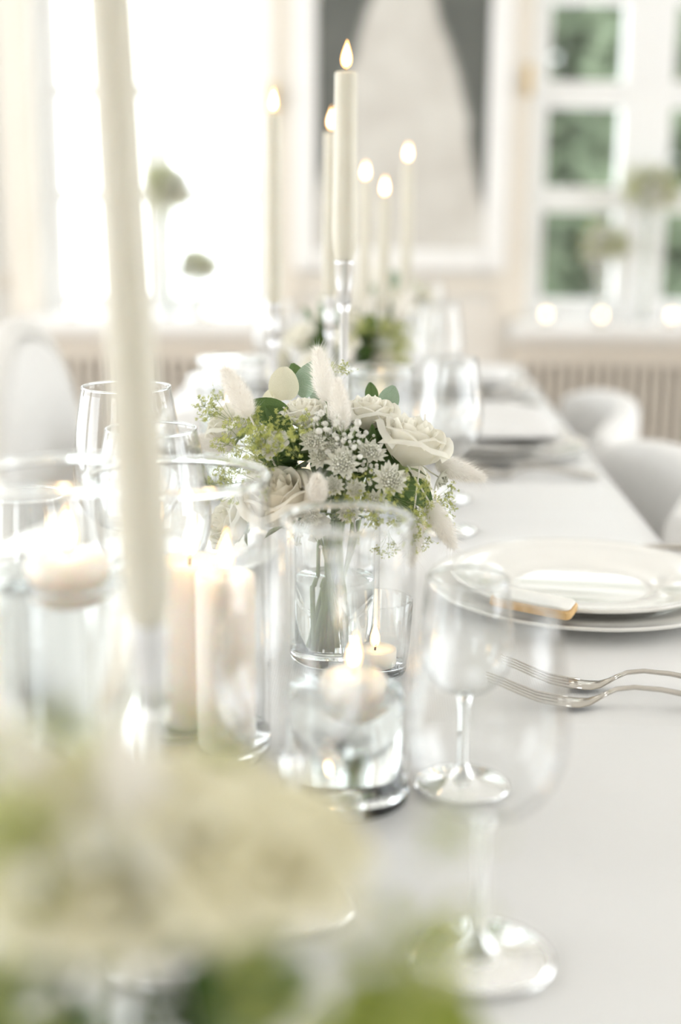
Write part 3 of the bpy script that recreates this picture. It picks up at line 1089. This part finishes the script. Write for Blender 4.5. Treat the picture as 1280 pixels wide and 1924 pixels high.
def lime_sprig_mesh(seed, n=95, spread=1.0):
    """lady's mantle: thin forking stems with tiny star florets; about 1 unit across"""
    rnd = random.Random(seed)
    b = MB(); st = MB()
    root = Vector((0, 0, -.9))
    hubs = []
    for i in range(7):
        d = Vector((rnd.gauss(0, .42), rnd.gauss(0, .42), rnd.uniform(-.15, .40)))
        hubs.append(d)
        st.tube([root, (root + d) * .5 + Vector((0, 0, .1)), d], .007, 4, False)
    for i in range(n):
        hb = rnd.choice(hubs)
        p = hb + Vector((rnd.gauss(0, .16), rnd.gauss(0, .16), rnd.gauss(.10, .13)))
        st.tube([hb, p], .005, 3, False)
        for c in range(2):
            pc = p + Vector((rnd.gauss(0, .035), rnd.gauss(0, .035), rnd.gauss(0, .035)))
            q = aim((rnd.gauss(0, .7), rnd.gauss(0, .7), 1), rnd.uniform(0, 3)).to_matrix().to_4x4()
            s = rnd.uniform(.055, .09)
            for k in range(5):
                a = 2 * PI * k / 5
                b.add([(0, 0, 0), (s * .55 * math.cos(a - .42), s * .55 * math.sin(a - .42), .25 * s), (s * math.cos(a), s * math.sin(a), .38 * s), (s * .55 * math.cos(a + .42), s * .55 * math.sin(a + .42), .25 * s)], [(0, 1, 2, 3)], Matrix.Translation(pc) @ q)
    return b.mesh('lady_mantle_florets', 'lime', False), st.mesh('lady_mantle_sprig', 'stem')


LIME = [lime_sprig_mesh(s_) for s_ in (1, 2, 3)]


def lime(parent, loc, d, size, k=0, spin=0):
    o = put('lady_mantle_sprig', LIME[k % 3][1], parent, loc, aim(d, spin), size)
    put('florets', LIME[k % 3][0], o, kind='stuff')
    return o


def gyp_mesh(seed, n=22):
    rnd = random.Random(seed)
    b = MB(); st = MB()
    root = Vector((0, 0, -.9))
    for i in range(n):
        p = Vector((rnd.gauss(0, .40), rnd.gauss(0, .40), rnd.gauss(.05, .2)))
        mid = p * .5 + Vector((0, 0, -.25))
        st.tube([root, mid, p], .011, 4, False)
        s = rnd.uniform(.08, .14)
        if rnd.random() < .35:
            b.ball(p, s * .8, 7, 5)
        else:
            q0 = aim((rnd.gauss(0, .5), rnd.gauss(0, .5), 1), rnd.uniform(0, 3)).to_matrix().to_4x4()
            for ring, (m_, sc, lf) in enumerate(((6, 1.0, .35), (5, .75, .75), (4, .45, 1.0))):
                for k in range(m_):
                    a = 2 * PI * k / m_ + ring * .5
                    w_ = .5
                    b.add([(0, 0, 0), (s * sc * .7 * math.cos(a - w_), s * sc * .7 * math.sin(a - w_), s * lf * .6), (s * sc * math.cos(a), s * sc * math.sin(a), s * lf), (s * sc * .7 * math.cos(a + w_), s * sc * .7 * math.sin(a + w_), s * lf * .6)], [(0, 1, 2, 3)], Matrix.Translation(p) @ q0)
    return b.mesh('gypsophila_blossoms', 'white', False), st.mesh('gypsophila_sprig', 'stem')


GYP = [gyp_mesh(s_) for s_ in (4, 5)]


def gyp(parent, loc, d, size, k=0, spin=0):
    o = put('gypsophila_sprig', GYP[k % 2][1], parent, loc, aim(d, spin), size)
    put('blossoms', GYP[k % 2][0], o, kind='stuff')
    return o


def small_bloom_mesh():
    rnd = random.Random(3)
    b = MB()
    for i in range(9):
        d = Vector((rnd.gauss(0, .5), rnd.gauss(0, .5), 1)).normalized()
        p = d * .55 + Vector((rnd.uniform(-.4, .4), rnd.uniform(-.4, .4), 0))
        q = aim(d, rnd.uniform(0, 3)).to_matrix().to_4x4()
        for k in range(4):
            def fn(u, v):
                qq = 2 * u - 1
                return (.36 * v, qq * .20 * math.sin(PI * min(.93, .1 + .85 * v)), .07 * v * v + .05 * qq * qq)
            b.grid(fn, 4, 4, Matrix.Translation(p) @ q @ Matrix.Rotation(PI / 2 * k, 4, 'Z'))
    return b.mesh('hydrangea_cluster', 'white')


HYD = small_bloom_mesh()


def stems_into(parent, base, top_c, n, spread_b, spread_t, seed, z_b):
    rnd = random.Random(seed)
    for i in range(n):
        a = rnd.uniform(0, 2 * PI); rb = spread_b * math.sqrt(rnd.random())
        b0 = Vector((base.x + rb * math.cos(a + 2.4), base.y + rb * math.sin(a + 2.4), z_b + rnd.uniform(0, .008)))
        rt = spread_t * math.sqrt(rnd.random())
        t0 = Vector((top_c.x + rt * math.cos(a), top_c.y + rt * math.sin(a), top_c.z + rnd.uniform(-.01, .03)))
        mid = (b0 + t0) / 2
        put('stem', MB().tube([b0, mid + Vector((rnd.gauss(0, .003), rnd.gauss(0, .003), 0)), t0], rnd.uniform(.0012, .0026), 6).mesh('stem', 'stem'), parent)


# ---- the sharp bouquet in the middle
VB = P(628, 1236)
VB = Vector((VB.x, VB.y, TAB))
cylinder_vase('flower_vase', VB, .040, .135, 'clear glass cylinder vase holding the sharp white rose bouquet', water=.075, group=None)
bq = thing('bouquet', 'low bouquet of cream roses, masterwort and bunny tails beside wide pillar-candle glass', 'bouquet', (VB.x, VB.y, TAB + .0145), None, 'rose bouquets along the table')
C0 = Vector((VB.x, VB.y, TAB + .0145))
YC = VB.y


def at(px, py, dy=0.0):
    return R(px, py, YC + dy) - C0


BC = at(630, 880)                 # bouquet centre, local
BC.y = 0.0


def outd(p, cambias=.35, upb=.2):
    d = (p - BC + Vector((0, 0, .03))).normalized()
    return (d + Vector((0, -cambias, upb))).normalized()


rnd = random.Random(21)
stems_into(bq, Vector((0, 0, 0)), Vector((BC.x, 0, BC.z - .01)), 16, .022, .035, 4, 0.001)
# inner mass of dark leaves
for i in range(60):
    a = rnd.uniform(0, 2 * PI); e = rnd.uniform(-.5, 1.0)
    d = Vector((math.cos(a) * math.cos(e), math.sin(a) * math.cos(e), math.sin(e)))
    p = BC + Vector((d.x * .055, d.y * .040, d.z * .042))
    leaf(bq, p - d * .02, (d + Vector((rnd.gauss(0, .4), rnd.gauss(0, .4), rnd.gauss(0, .4)))), d + Vector((rnd.gauss(0, .3),) * 3), rnd.uniform(.03, .045), 'leaf')
# roses: pixel, depth offset, facing, radius
for px, py, dy, d, rr, sp, mt in (
        (770, 838, -.022, (.30, -.12, .93), .0350, .2, 'rose'),
        (693, 784, .012, (.05, -.10, .98), .0265, 1.1, 'rose'),
        (570, 782, -.004, (-.10, -.18, .96), .0215, 2.3, 'rose'),
        (528, 945, -.052, (-.22, -.36, .88), .0370, .5, 'rosepink'),
        (437, 795, .055, (-.50, -.20, .80), .0250, 1.7, 'rose'),
        (436, 985, -.005, (-.75, -.40, .35), .0260, 2.9, 'rose'),
        (640, 800, .075, (.10, .50, .80), .0280, .9, 'rose'),
        (760, 900, .075, (.70, .55, .40), .0280, .4, 'rose'),
        (520, 880, .075, (-.60, .60, .40), .0290, .4, 'rose')):
    p = at(px, py, dy)
    dd = Vector(d).normalized()
    rose(bq, p - dd * rr * .5, dd, rr, sp, 6, mt, 1.3)
# leaves
leaf(bq, at(537, 752, .03), (-.10, -.05, 1), (-.1, -1, .1), .029, 'pale_leaf')
leaf(bq, at(512, 775, .03), (-.25, 0, 1), (-.7, -.7, .1), .020, 'pale_leaf')
leaf(bq, at(548, 795, -.008), (-.85, -.2, .45), (-.1, -1, .55), .042, 'leaf')
leaf(bq, at(545, 812, -.01), (-.6, -.2, .75), (.5, -1, .1), .030, 'leaf')
leaf(bq, at(572, 748, .03), (.15, .1, 1), (-.6, -.8, .1), .034, 'euca')
leaf(bq, at(565, 738, .045), (-.25, .2, 1), (.3, -1, .2), .028, 'leaf')
leaf(bq, at(590, 752, .045), (.25, .2, 1), (.4, -1, .2), .026, 'euca')
leaf(bq, at(722, 772, .04), (.35, .1, .9), (.1, -1, .2), .024, 'euca')
leaf(bq, at(760, 900, -.03), (.5, -.2, -.45), (.3, -1, .4), .034, 'leaf')
leaf(bq, at(745, 925, -.02), (.35, -.2, -.5), (.1, -1, .4), .030, 'leaf')
leaf(bq, at(700, 760, .05), (-.1, .1, 1), (.1, -1, .2), .020, 'leaf')
leaf(bq, at(560, 820, -.02), (-.7, -.4, .1), (.1, -1, .8), .024, 'leaf')
# bunny tails
for px, py, dy, d, s, sp in (
        (638, 762, -.045, (-.10, -.12, 1), 1.12, 0), (606, 706, -.005, (-.22, .10, 1), 1.15, 1), (597, 918, -.085, (.02, -.75, .60), 1.05, 2),
        (446, 738, -.055, (-.42, -.30, .9), 1.2, 3), (864, 884, .015, (.95, .10, -.32), 1.15, 4), (830, 985, -.05, (.45, -.30, -.75), 1.1, 5),
        (775, 1012, -.06, (-.05, -.45, -.85), 1.1, 0), (398, 832, .06, (-.95, .2, .05), 1.1, 1)):
    bunny_tail(bq, at(px, py, dy), d, s, sp)
# masterwort
for px, py, dy, d, s in (
        (644, 872, -.070, (.05, -.85, .52), .0148), (732, 902, -.072, (.28, -.86, .42), .0155), (705, 945, -.068, (.15, -.92, .10), .0125),
        (697, 852, -.058, (.25, -.60, .80), .0135), (590, 832, -.058, (-.15, -.70, .72), .0130), (628, 846, -.056, (-.05, -.66, .75), .0120),
        (668, 920, -.072, (.05, -.95, .25), .0095), (628, 912, -.072, (-.1, -.95, .2), .0095), (823, 858, .02, (.92, -.1, .35), .0125),
        (824, 896, .01, (.85, -.1, -.5), .0130), (601, 862, -.060, (-.1, -.8, .5), .0105), (585, 968, -.070, (-.3, -.9, .0), .0110),
        (655, 960, -.060, (0, -.95, -.2), .0110)):
    astrantia(bq, at(px, py, dy), d, s, px)
# gypsophila
for px, py, dy, d, s in ((618, 806, -.050, (-.05, -.5, .85), .030), (650, 822, -.055, (.05, -.5, .85), .027), (585, 806, -.040, (-.2, -.4, .9), .022),
                         (672, 842, -.055, (.2, -.5, .8), .022), (625, 830, -.052, (0, -.6, .8), .024), (560, 985, -.07, (-.2, -.9, -.2), .024), (690, 885, -.06, (.2, -.9, .3), .022)):
    gyp(bq, at(px, py, dy), d, s, px, py)
# lady's mantle
for px, py, dy, d, s in (
        (470, 828, -.045, (-.5, -.45, .75), .036), (448, 852, -.035, (-.8, -.35, .4), .030), (433, 902, -.040, (-.85, -.45, .1), .028),
        (548, 822, -.050, (-.2, -.5, .85), .027), (408, 768, .035, (-.75, -.05, .65), .026), (640, 698, .03, (.1, .1, 1), .016),
        (745, 940, -.070, (.30, -.85, -.20), .032), (700, 916, -.066, (.1, -.95, .1), .024), (778, 962, -.060, (.65, -.5, -.35), .030),
        (836, 944, -.025, (.95, -.2, .15), .023), (733, 1026, -.060, (.1, -.5, -.85), .016), (788, 1016, -.055, (.4, -.5, -.8), .018),
        (800, 950, -.040, (.85, -.4, -.05), .024), (500, 858, -.050, (-.4, -.7, .5), .024), (655, 935, -.066, (0, -.95, .1), .022),
        (488, 838, -.045, (-.3, -.6, .7), .028), (725, 960, -.066, (.2, -.9, -.3), .024)):
    lime(bq, at(px, py, dy), d, s * (1.0 if px < 560 else .85), px + py, px)
put('hydrangea_cluster', HYD, bq, at(512, 840, -.040), aim((-.25, -.75, .6)), .020)
put('hydrangea_cluster', HYD, bq, at(590, 985, -.055), aim((-.1, -.9, .0)), .018)

# ---- other bouquets
def bouquet_copy(x, y, rz, label, vlabel, s=1.0):
    cylinder_vase('flower_vase', (x, y), .040, .135, vlabel, water=.075)
    c = copy_tree(bq)
    c.location = (x, y, TAB + .0145)
    c.rotation_euler = (0, 0, rz)
    c.scale = (s, s, s)
    c['label'] = label
    return c


b3 = R(648, 640, 2.04)
bouquet_copy(b3.x, 2.04, 2.1, 'blurred white and green bouquet next behind the sharp bouquet', 'clear glass vase of the second bouquet from the sharp one')
b4 = R(700, 570, 2.72)
bouquet_copy(b4.x, 2.72, 4.0, 'blurred white bouquet nearest the far end of the table', 'clear glass vase of the bouquet at the far table end')

# near bouquet, out of focus: cream roses on top, lime leaves to the right
nb = R(215, 1640, 0.385)
NBx, NBy = nb.x, 0.385
cylinder_vase('flower_vase', (NBx, NBy), .040, .115, 'clear glass vase under the big blurred foreground roses', water=.07)
nq = thing('bouquet', 'big blurred foreground bouquet of cream roses with lime green foliage', 'bouquet', (NBx, NBy, TAB + .0145), None, 'rose bouquets along the table')
N0 = Vector((NBx, NBy, TAB + .0145))
NC = Vector((0, 0, .13))
stems_into(nq, Vector((0, 0, 0)), Vector((0, 0, .11)), 12, .022, .035, 9, .001)
rnd = random.Random(5)
for i in range(46):
    a = rnd.uniform(0, 2 * PI); e = rnd.uniform(-.7, .7)
    d = Vector((math.cos(a) * math.cos(e), math.sin(a) * math.cos(e), math.sin(e)))
    p = NC + Vector((d.x * .05, d.y * .045, d.z * .035))
    leaf(nq, p - d * .02, d + Vector((rnd.gauss(0, .4), rnd.gauss(0, .4), rnd.gauss(-.1, .3))), d + Vector((rnd.gauss(0, .3),) * 3), rnd.uniform(.032, .046), 'leaf')


def nat(px, py, Y):
    return R(px, py, Y - .045) - N0


for px, py, Y, d, rr in ((450, 1660, .400, (.25, -.15, .95), .0330), (300, 1540, .440, (0, -.05, 1), .0300), (130, 1520, .45, (-.2, -.05, .97), .0280),
                         (190, 1710, .395, (-.1, -.25, .95), .0300), (560, 1580, .46, (.5, .1, .85), .0280), (30, 1660, .42, (-.5, -.1, .85), .0260), (400, 1490, .49, (.1, .3, .95), .0270)):
    dd = Vector(d).normalized()
    rose(nq, nat(px, py, Y) - dd * rr * .4, dd, rr, px, 6, 'ivory', 1.15)
for px, py, Y, d, s in ((740, 1885, .41, (.8, -.3, -.1), .040), (680, 1900, .40, (.6, -.6, -.3), .040), (790, 1850, .44, (.95, .0, .2), .028), (60, 1560, .41, (-.6, -.4, .6), .036), (20, 1720, .40, (-.8, -.5, .1), .036), (250, 1430, .47, (0, 0, 1), .030), (640, 1800, .40, (.5, -.7, -.2), .036)):
    lime(nq, nat(px, py, Y), d, s, px, py)
for px, py, Y in ((640, 1870, .405), (690, 1900, .41), (740, 1890, .43), (600, 1930, .40)):
    o_ = leaf(nq, nat(px, py, Y), (.8, -.3, -.25), (.1, -.8, .6), .035, 'limeleaf')
for px, py, Y, d in ((60, 1450, .45, (-.5, 0, .9)), (250, 1470, .42, (-.1, -.3, .9))):
    bunny_tail(nq, nat(px, py, Y), d, 1.1, px)
for px, py, Y, d, s in ((100, 1780, .39, (-.3, -.9, 0), .03), (250, 1620, .39, (0, -.8, .5), .03)):
    gyp(nq, nat(px, py, Y), d, s, px, py)

# ------------------------------------------------------------------ candles
nbase = R(279, 1175, 0.655)
nbase.x += .0068
candlestick(nbase.x, 0.655, nbase.z - TAB, 'slender silver candlestick holding the big blurred foreground taper', math.radians(-2.0), .0130)
tl_ = math.radians(-2.0)
t_ = taper(nbase.x + math.sin(tl_) * (nbase.z - TAB - .0195), 0.655, nbase.z - .0195, .37, 'thick blurred ivory taper candle leaning in the foreground', .0130, math.radians(-2.0))
taper_at(649, 135, 492, 1.45, ('the tallest taper above the sharp bouquet', 'tallest ivory taper candle, lit, right above the sharp bouquet'), r=.0135)
taper_at(514, 215, 572, 1.68, ('the taper before the bright window edge', 'lit ivory taper candle beside the bright white window edge'))
taper_at(622, 248, 560, 1.80, ('the taper half hidden behind the tallest one', 'lit ivory taper candle half hidden behind the tallest one'))
taper_at(685, 340, 600, 2.30, ('the middle-height taper of the three far ones', 'far lit ivory taper candle of middle height before the painting'))
taper_at(721, 370, 590, 2.16, ('the shortest taper of the three far ones', 'shortest far lit ivory taper candle before the painting'))
taper_at(764, 304, 560, 2.44, ('the tallest taper of the three far ones', 'tallest far lit ivory taper candle before the painting'))

# wide cylinder with pillar candles (B)
pB = R(333, 907, .93)
cylinder_vase('hurricane_glass', (pB.x, .93), .0665, pB.z - TAB, 'wide clear glass cylinder with two pillar candles inside', cat='candle holder')
q1 = R(361, 1052, .955)
pillar(q1.x - .002, .955, .0245, q1.z - TAB - .013, 'white pillar candle with a charred curved wick, taller of two', (.004, 0))
q2 = R(437, 1078, .915)
pillar(min(q2.x, pB.x + .036), .912, .0215, q2.z - TAB - .013, 'white pillar candle, shorter and blurrier of two', (.001, 0))

# tall cylinder with floating candle (A)
pA = R(112, 905, .765)
hA = pA.z - TAB
wA = R(125, 1085, .765).z - TAB
cylinder_vase('hurricane_glass', (pA.x, .765), .0525, hA, 'tall water-filled glass cylinder beside the big leaning taper', water=wA, cat='candle holder', group='glass cylinders with floating candles')
floating_candle(pA.x + .003, .765, TAB + .0015 + wA, .0260, 'blurred floating candle in the cylinder beside the big leaning taper')

# cylinder C in front of the bouquet
pC = P(648, 1497)
wC = R(655, 1300, pC.y).z - TAB
cylinder_vase('hurricane_glass', (pC.x, pC.y), .0445, .195, 'half-filled glass cylinder in front of the sharp bouquet', water=wC, cat='candle holder', group='glass cylinders with floating candles', bottom=.014, bead=.0024)
floating_candle(pC.x + .005, pC.y - .002, TAB + .0015 + wC, .0235, 'small floating candle in front of the sharp bouquet', (.002, 0))
# far ones
for px, Y, lb in ((716, 1.72, 'right behind the sharp bouquet'), (432, 1.80, 'between the second bouquet and the oval-backed chair')):
    x = R(px, 700, Y).x
    cylinder_vase('hurricane_glass', (x, Y), .0445, .185, 'clear glass cylinder of water ' + lb, water=.105, cat='candle holder', group='glass cylinders with floating candles')
    floating_candle(x, Y, TAB + .0015 + .105, .0235, 'lit floating candle in the glass ' + lb)

# ribbed tealight glasses
v = P(704, 1262)
votive(v, 'ribbed clear tealight glass at the foot of the sharp bouquet vase', True)
tealight(v, TAB + .0075, 'lit tealight inside the ribbed glass by the bouquet vase')
for px, Y, lb in ((626, 2.22, 'between the second bouquet and the far tapers'), (566, 1.92, 'on the oval-chair side of the second bouquet'), (775, 1.95, 'on the low-chair side of the second bouquet')):
    x = R(px, 720, Y).x
    votive((x, Y), 'clear tealight glass standing ' + lb)
    tealight((x, Y), TAB + .0075, 'lit tealight in the glass ' + lb)

# ------------------------------------------------------------------ wine glasses
def glass_at(px, py_rim, Y, bowl_r, rim_r, label, foot_r=.039, bowl_frac=.56, group=None):
    p = R(px, py_rim, Y)
    h = p.z - TAB - .0015
    return wine_glass((p.x, Y), h, bowl_r, rim_r, h * bowl_frac, label, foot_r, group)


glass_at(237, 727, 1.185, .050, .040, 'tallest clear wine glass behind the wide candle cylinder')
glass_at(284, 806, 1.06, .048, .037, 'big-bowled clear wine glass just behind the wide candle cylinder')
glass_at(52, 928, 1.02, .036, .0305, 'smallest clear wine glass of the three behind the leaning taper')
g1 = P(917, 1803)
glass_at(922, 1150, g1.y, .0425, .0335, 'clear wine glass whose whole foot shows on the bare cloth', .0405)
glass_at(548, 1015, .705, .0440, .036, 'large blurred wine glass in front of the small floating candle', .040)
glass_at(880, 1085, .875, .0330, .0275, 'small clear wine glass between the forks and the small floating candle', .034, .54)
for px, Y, hh, lb in ((845, 1.62, .215, 'taller wine glass beyond the biscuit plate'), (838, 1.80, .185, 'shorter wine glass beyond the biscuit plate'),
                      (822, 2.34, .225, 'taller wine glass beyond the puffed napkin'), (800, 2.52, .19, 'shorter wine glass beyond the puffed napkin'),
                      (800, 3.02, .22, 'wine glass beside the flat-napkin plate'), (520, 2.42, .22, 'taller wine glass by the plate at the oval-backed chair'), (585, 2.50, .19, 'shorter wine glass by the plate at the oval-backed chair'),
                      (640, 3.12, .22, 'wine glass standing alone across from the flat-napkin plate')):
    x = R(px, 740, Y).x
    wine_glass((x, Y), hh, hh * .195, hh * .155, hh * .56, 'blurred ' + lb)

# ------------------------------------------------------------------ chairs
def chair_proto(h=.752):
    t = thing('tub_chair', 'chair', 'chair', (0, 0, 0), None, 'white upholstered low-backed chairs')
    # local: guest faces -x; backrest wraps around +x
    th = .05
    bk = MB()
    def ring(u, v):
        a = (u - .5) * 2 * math.radians(36)
        zt = h - .035 * (2 * abs(u - .5)) ** 4
        sx = math.cos(v * 2 * PI); sz = math.sin(v * 2 * PI)
        e = .35
        ox = (abs(sx) ** e) * (1 if sx > 0 else -1) * th / 2
        oz = (abs(sz) ** e) * (1 if sz > 0 else -1)
        z0 = .40
        z = (z0 + zt) / 2 + oz * (zt - z0) / 2
        r = .46 + ox + .03 * (z - .4)
        return (r * math.cos(a) - .17, r * math.sin(a), z)
    bk.grid(ring, 28, 24)
    for u in (0.0, 1.0):
        base = len(bk.v)
        pts = [ring(u, k_ / 24) for k_ in range(24)]
        bk.add(pts, [tuple(range(24))])
    put('backrest', bk.mesh('backrest', 'uphol'), t)
    st = MB().lathe([(0, .40), (.20, .40), (.235, .41), (.245, .44), (.235, .47), (.19, .485), (0, .49)], 40)
    put('seat', st.mesh('seat', 'uphol'), t)
    for sx in (-1, 1):
        for sy in (-1, 1):
            put('leg', MB().tube([(sx * .19, sy * .19, 0), (sx * .155, sy * .155, .41)], [.013, .02], 10).mesh('leg', 'legwood'), t)
    return t


ch = chair_proto()
spots = [(TX + TWH - .135, 1.42, 0, 'white upholstered low-backed chair at the biscuit plate'),
         (TX + TWH - .135, 2.13, 0.03, 'white upholstered low-backed chair at the puffed-napkin plate'),
         (TX + TWH - .135, 2.78, -0.03, 'white upholstered low-backed chair at the flat-napkin plate')]
for i, (x, y, rz, lb) in enumerate(spots):
    c = ch if i == 0 else copy_tree(ch)
    c.location = (x, y, 0)
    c.rotation_euler = (0, 0, rz)
    c['label'] = lb


def oval(hw_, hh_, depth, pw_, n=40, m=10):
    """cushion: superellipse outline in the y-z plane, domed along x"""
    mb = MB(); vs = []; fs = []
    prof = [(1 - .0, -1.0), (1.0, -.3), (1.0, .3), (.96, .7), (.86, .9), (.6, 1.0)]
    for q, h_ in prof:
        for k_ in range(n):
            a_ = 2 * PI * k_ / n
            cx_, sx_ = math.cos(a_), math.sin(a_)
            vs.append((depth / 2 * h_, q * hw_ * abs(cx_) ** pw_ * (1 if cx_ > 0 else -1), q * hh_ * abs(sx_) ** pw_ * (1 if sx_ > 0 else -1)))
    L_ = len(prof)
    for j in range(L_ - 1):
        for k_ in range(n):
            fs.append((j * n + k_, j * n + (k_ + 1) % n, (j + 1) * n + (k_ + 1) % n, (j + 1) * n + k_))
    fs.append(tuple(range(n))[::-1]); fs.append(tuple(range((L_ - 1) * n, L_ * n)))
    return mb.add(vs, fs)


oc = R(140, 730, 2.42)
oc_t = thing('oval_back_chair', 'white oval-backed dining chair across the table from the low-backed chairs', 'chair', (oc.x, 2.16, 0), (0, 0, 0))
tilt_ = Matrix.Translation((0, 0, .70)) @ Matrix.Rotation(math.radians(-7), 4, 'Y')
fr_ = MB()
ring_ = [tilt_ @ Vector((0, .255 * math.cos(2 * PI * k_ / 48), .245 * math.sin(2 * PI * k_ / 48))) for k_ in range(49)]
fr_.tube(ring_, .020, 10, False)
for sy in (-1, 1):
    fr_.tube([(.02, sy * .17, .44), tilt_ @ Vector((0, sy * .18, -.20))], [.02, .018], 10)
put('back_frame', fr_.mesh('back_frame', 'legwood'), oc_t)
pad = oval(.235, .225, .06, .92)
pad.v = [tuple(tilt_ @ Vector(p_)) for p_ in pad.v]
put('back_pad', pad.mesh('back_pad', 'uphol'), oc_t)
put('seat', MB().lathe([(0, .40), (.21, .40), (.235, .41), (.245, .44), (.235, .465), (.19, .48), (0, .485)], 40, Matrix.Translation((.22, 0, 0))).mesh('seat', 'uphol'), oc_t)
for sx in (0.03, .40):
    for sy in (-1, 1):
        put('leg', MB().tube([(sx, sy * .19, 0), (sx, sy * .165, .42)], [.013, .02], 10).mesh('leg', 'legwood'), oc_t)

# ------------------------------------------------------------------ things on the window sills
def sill_flowers(px, py, rad, label, vlabel, ys=-.05):
    Y = WY + ys
    p = R(px, py, Y)
    zb = z_sill - .0015
    hv = p.z - rad * .55 - zb
    t = thing('flower_vase', vlabel, 'vase', (p.x, Y, zb), None, 'slim vases on the window sills')
    put('glass_wall', MB().lathe(shell([(.030, .012), (.018, hv * .5), (.024, hv)], .002) + [(.030, .012)], 32).mesh('glass_wall', 'glass'), t)
    put('glass_base', MB().lathe([(0, 0), (.032, 0), (.032, .0116), (0, .0116)], 32).mesh('glass_base', 'solid'), t)
    b = thing('flower_ball', label, 'flowers', (p.x, Y, zb + .013), None, 'round flower bunches on the window sills')
    stems_into(b, Vector((0, 0, 0)), Vector((0, 0, hv)), 6, .012, .02, int(px), .001)
    rn = random.Random(int(px))
    for i in range(34):
        a = rn.uniform(0, 2 * PI); e = math.asin(rn.uniform(-.35, 1))
        d = Vector((math.cos(a) * math.cos(e), math.sin(a) * math.cos(e), math.sin(e)))
        pp = Vector((0, 0, hv + rad * .4)) + d * rad * .62
        if i % 5 == 0:
            lime(b, pp, d, rad * .62, i, i)
        else:
            gyp(b, pp, d, rad * .62, i, i)
    for i in range(24):
        a = rn.uniform(0, 2 * PI); e = rn.uniform(-.3, 1.2)
        d = Vector((math.cos(a) * math.cos(e), math.sin(a) * math.cos(e), math.sin(e)))
        leaf(b, Vector((0, 0, hv + rad * .3)) + d * rad * .2, d, (-d.y, d.x, .3), rad * .6, 'pale_leaf')


sill_flowers(312, 362, .125, 'larger green flower ball in a tall vase before the bright window', 'tall slim glass vase before the bright white window')
sill_flowers(374, 506, .10, 'smaller cream flower ball in a short vase before the bright window', 'short slim glass vase before the bright white window')
sill_flowers(1222, 360, .115, 'larger green flower ball in a tall vase before the tree window', 'tall slim glass vase before the tree window')
sill_flowers(1135, 462, .10, 'smaller cream flower ball in a short vase before the tree window', 'short slim glass vase before the tree window')
for px, lb in ((135, 'at the chair end of the bright window sill'), (392, 'below the flower balls on the bright window sill'), (485, 'at the painting end of the bright window sill'), (1026, 'at the painting end of the tree window sill'), (1130, 'below the small flower ball on the tree window sill'), (1262, 'below the large flower ball on the tree window sill')):
    x = R(px, 605, WY - .11).x
    votive((x, WY - .11), 'clear tealight glass ' + lb, z=z_sill - .003, r=.035, h=.07)
    tealight((x, WY - .11), z_sill + .004, 'lit tealight ' + lb, fs_=1.2)
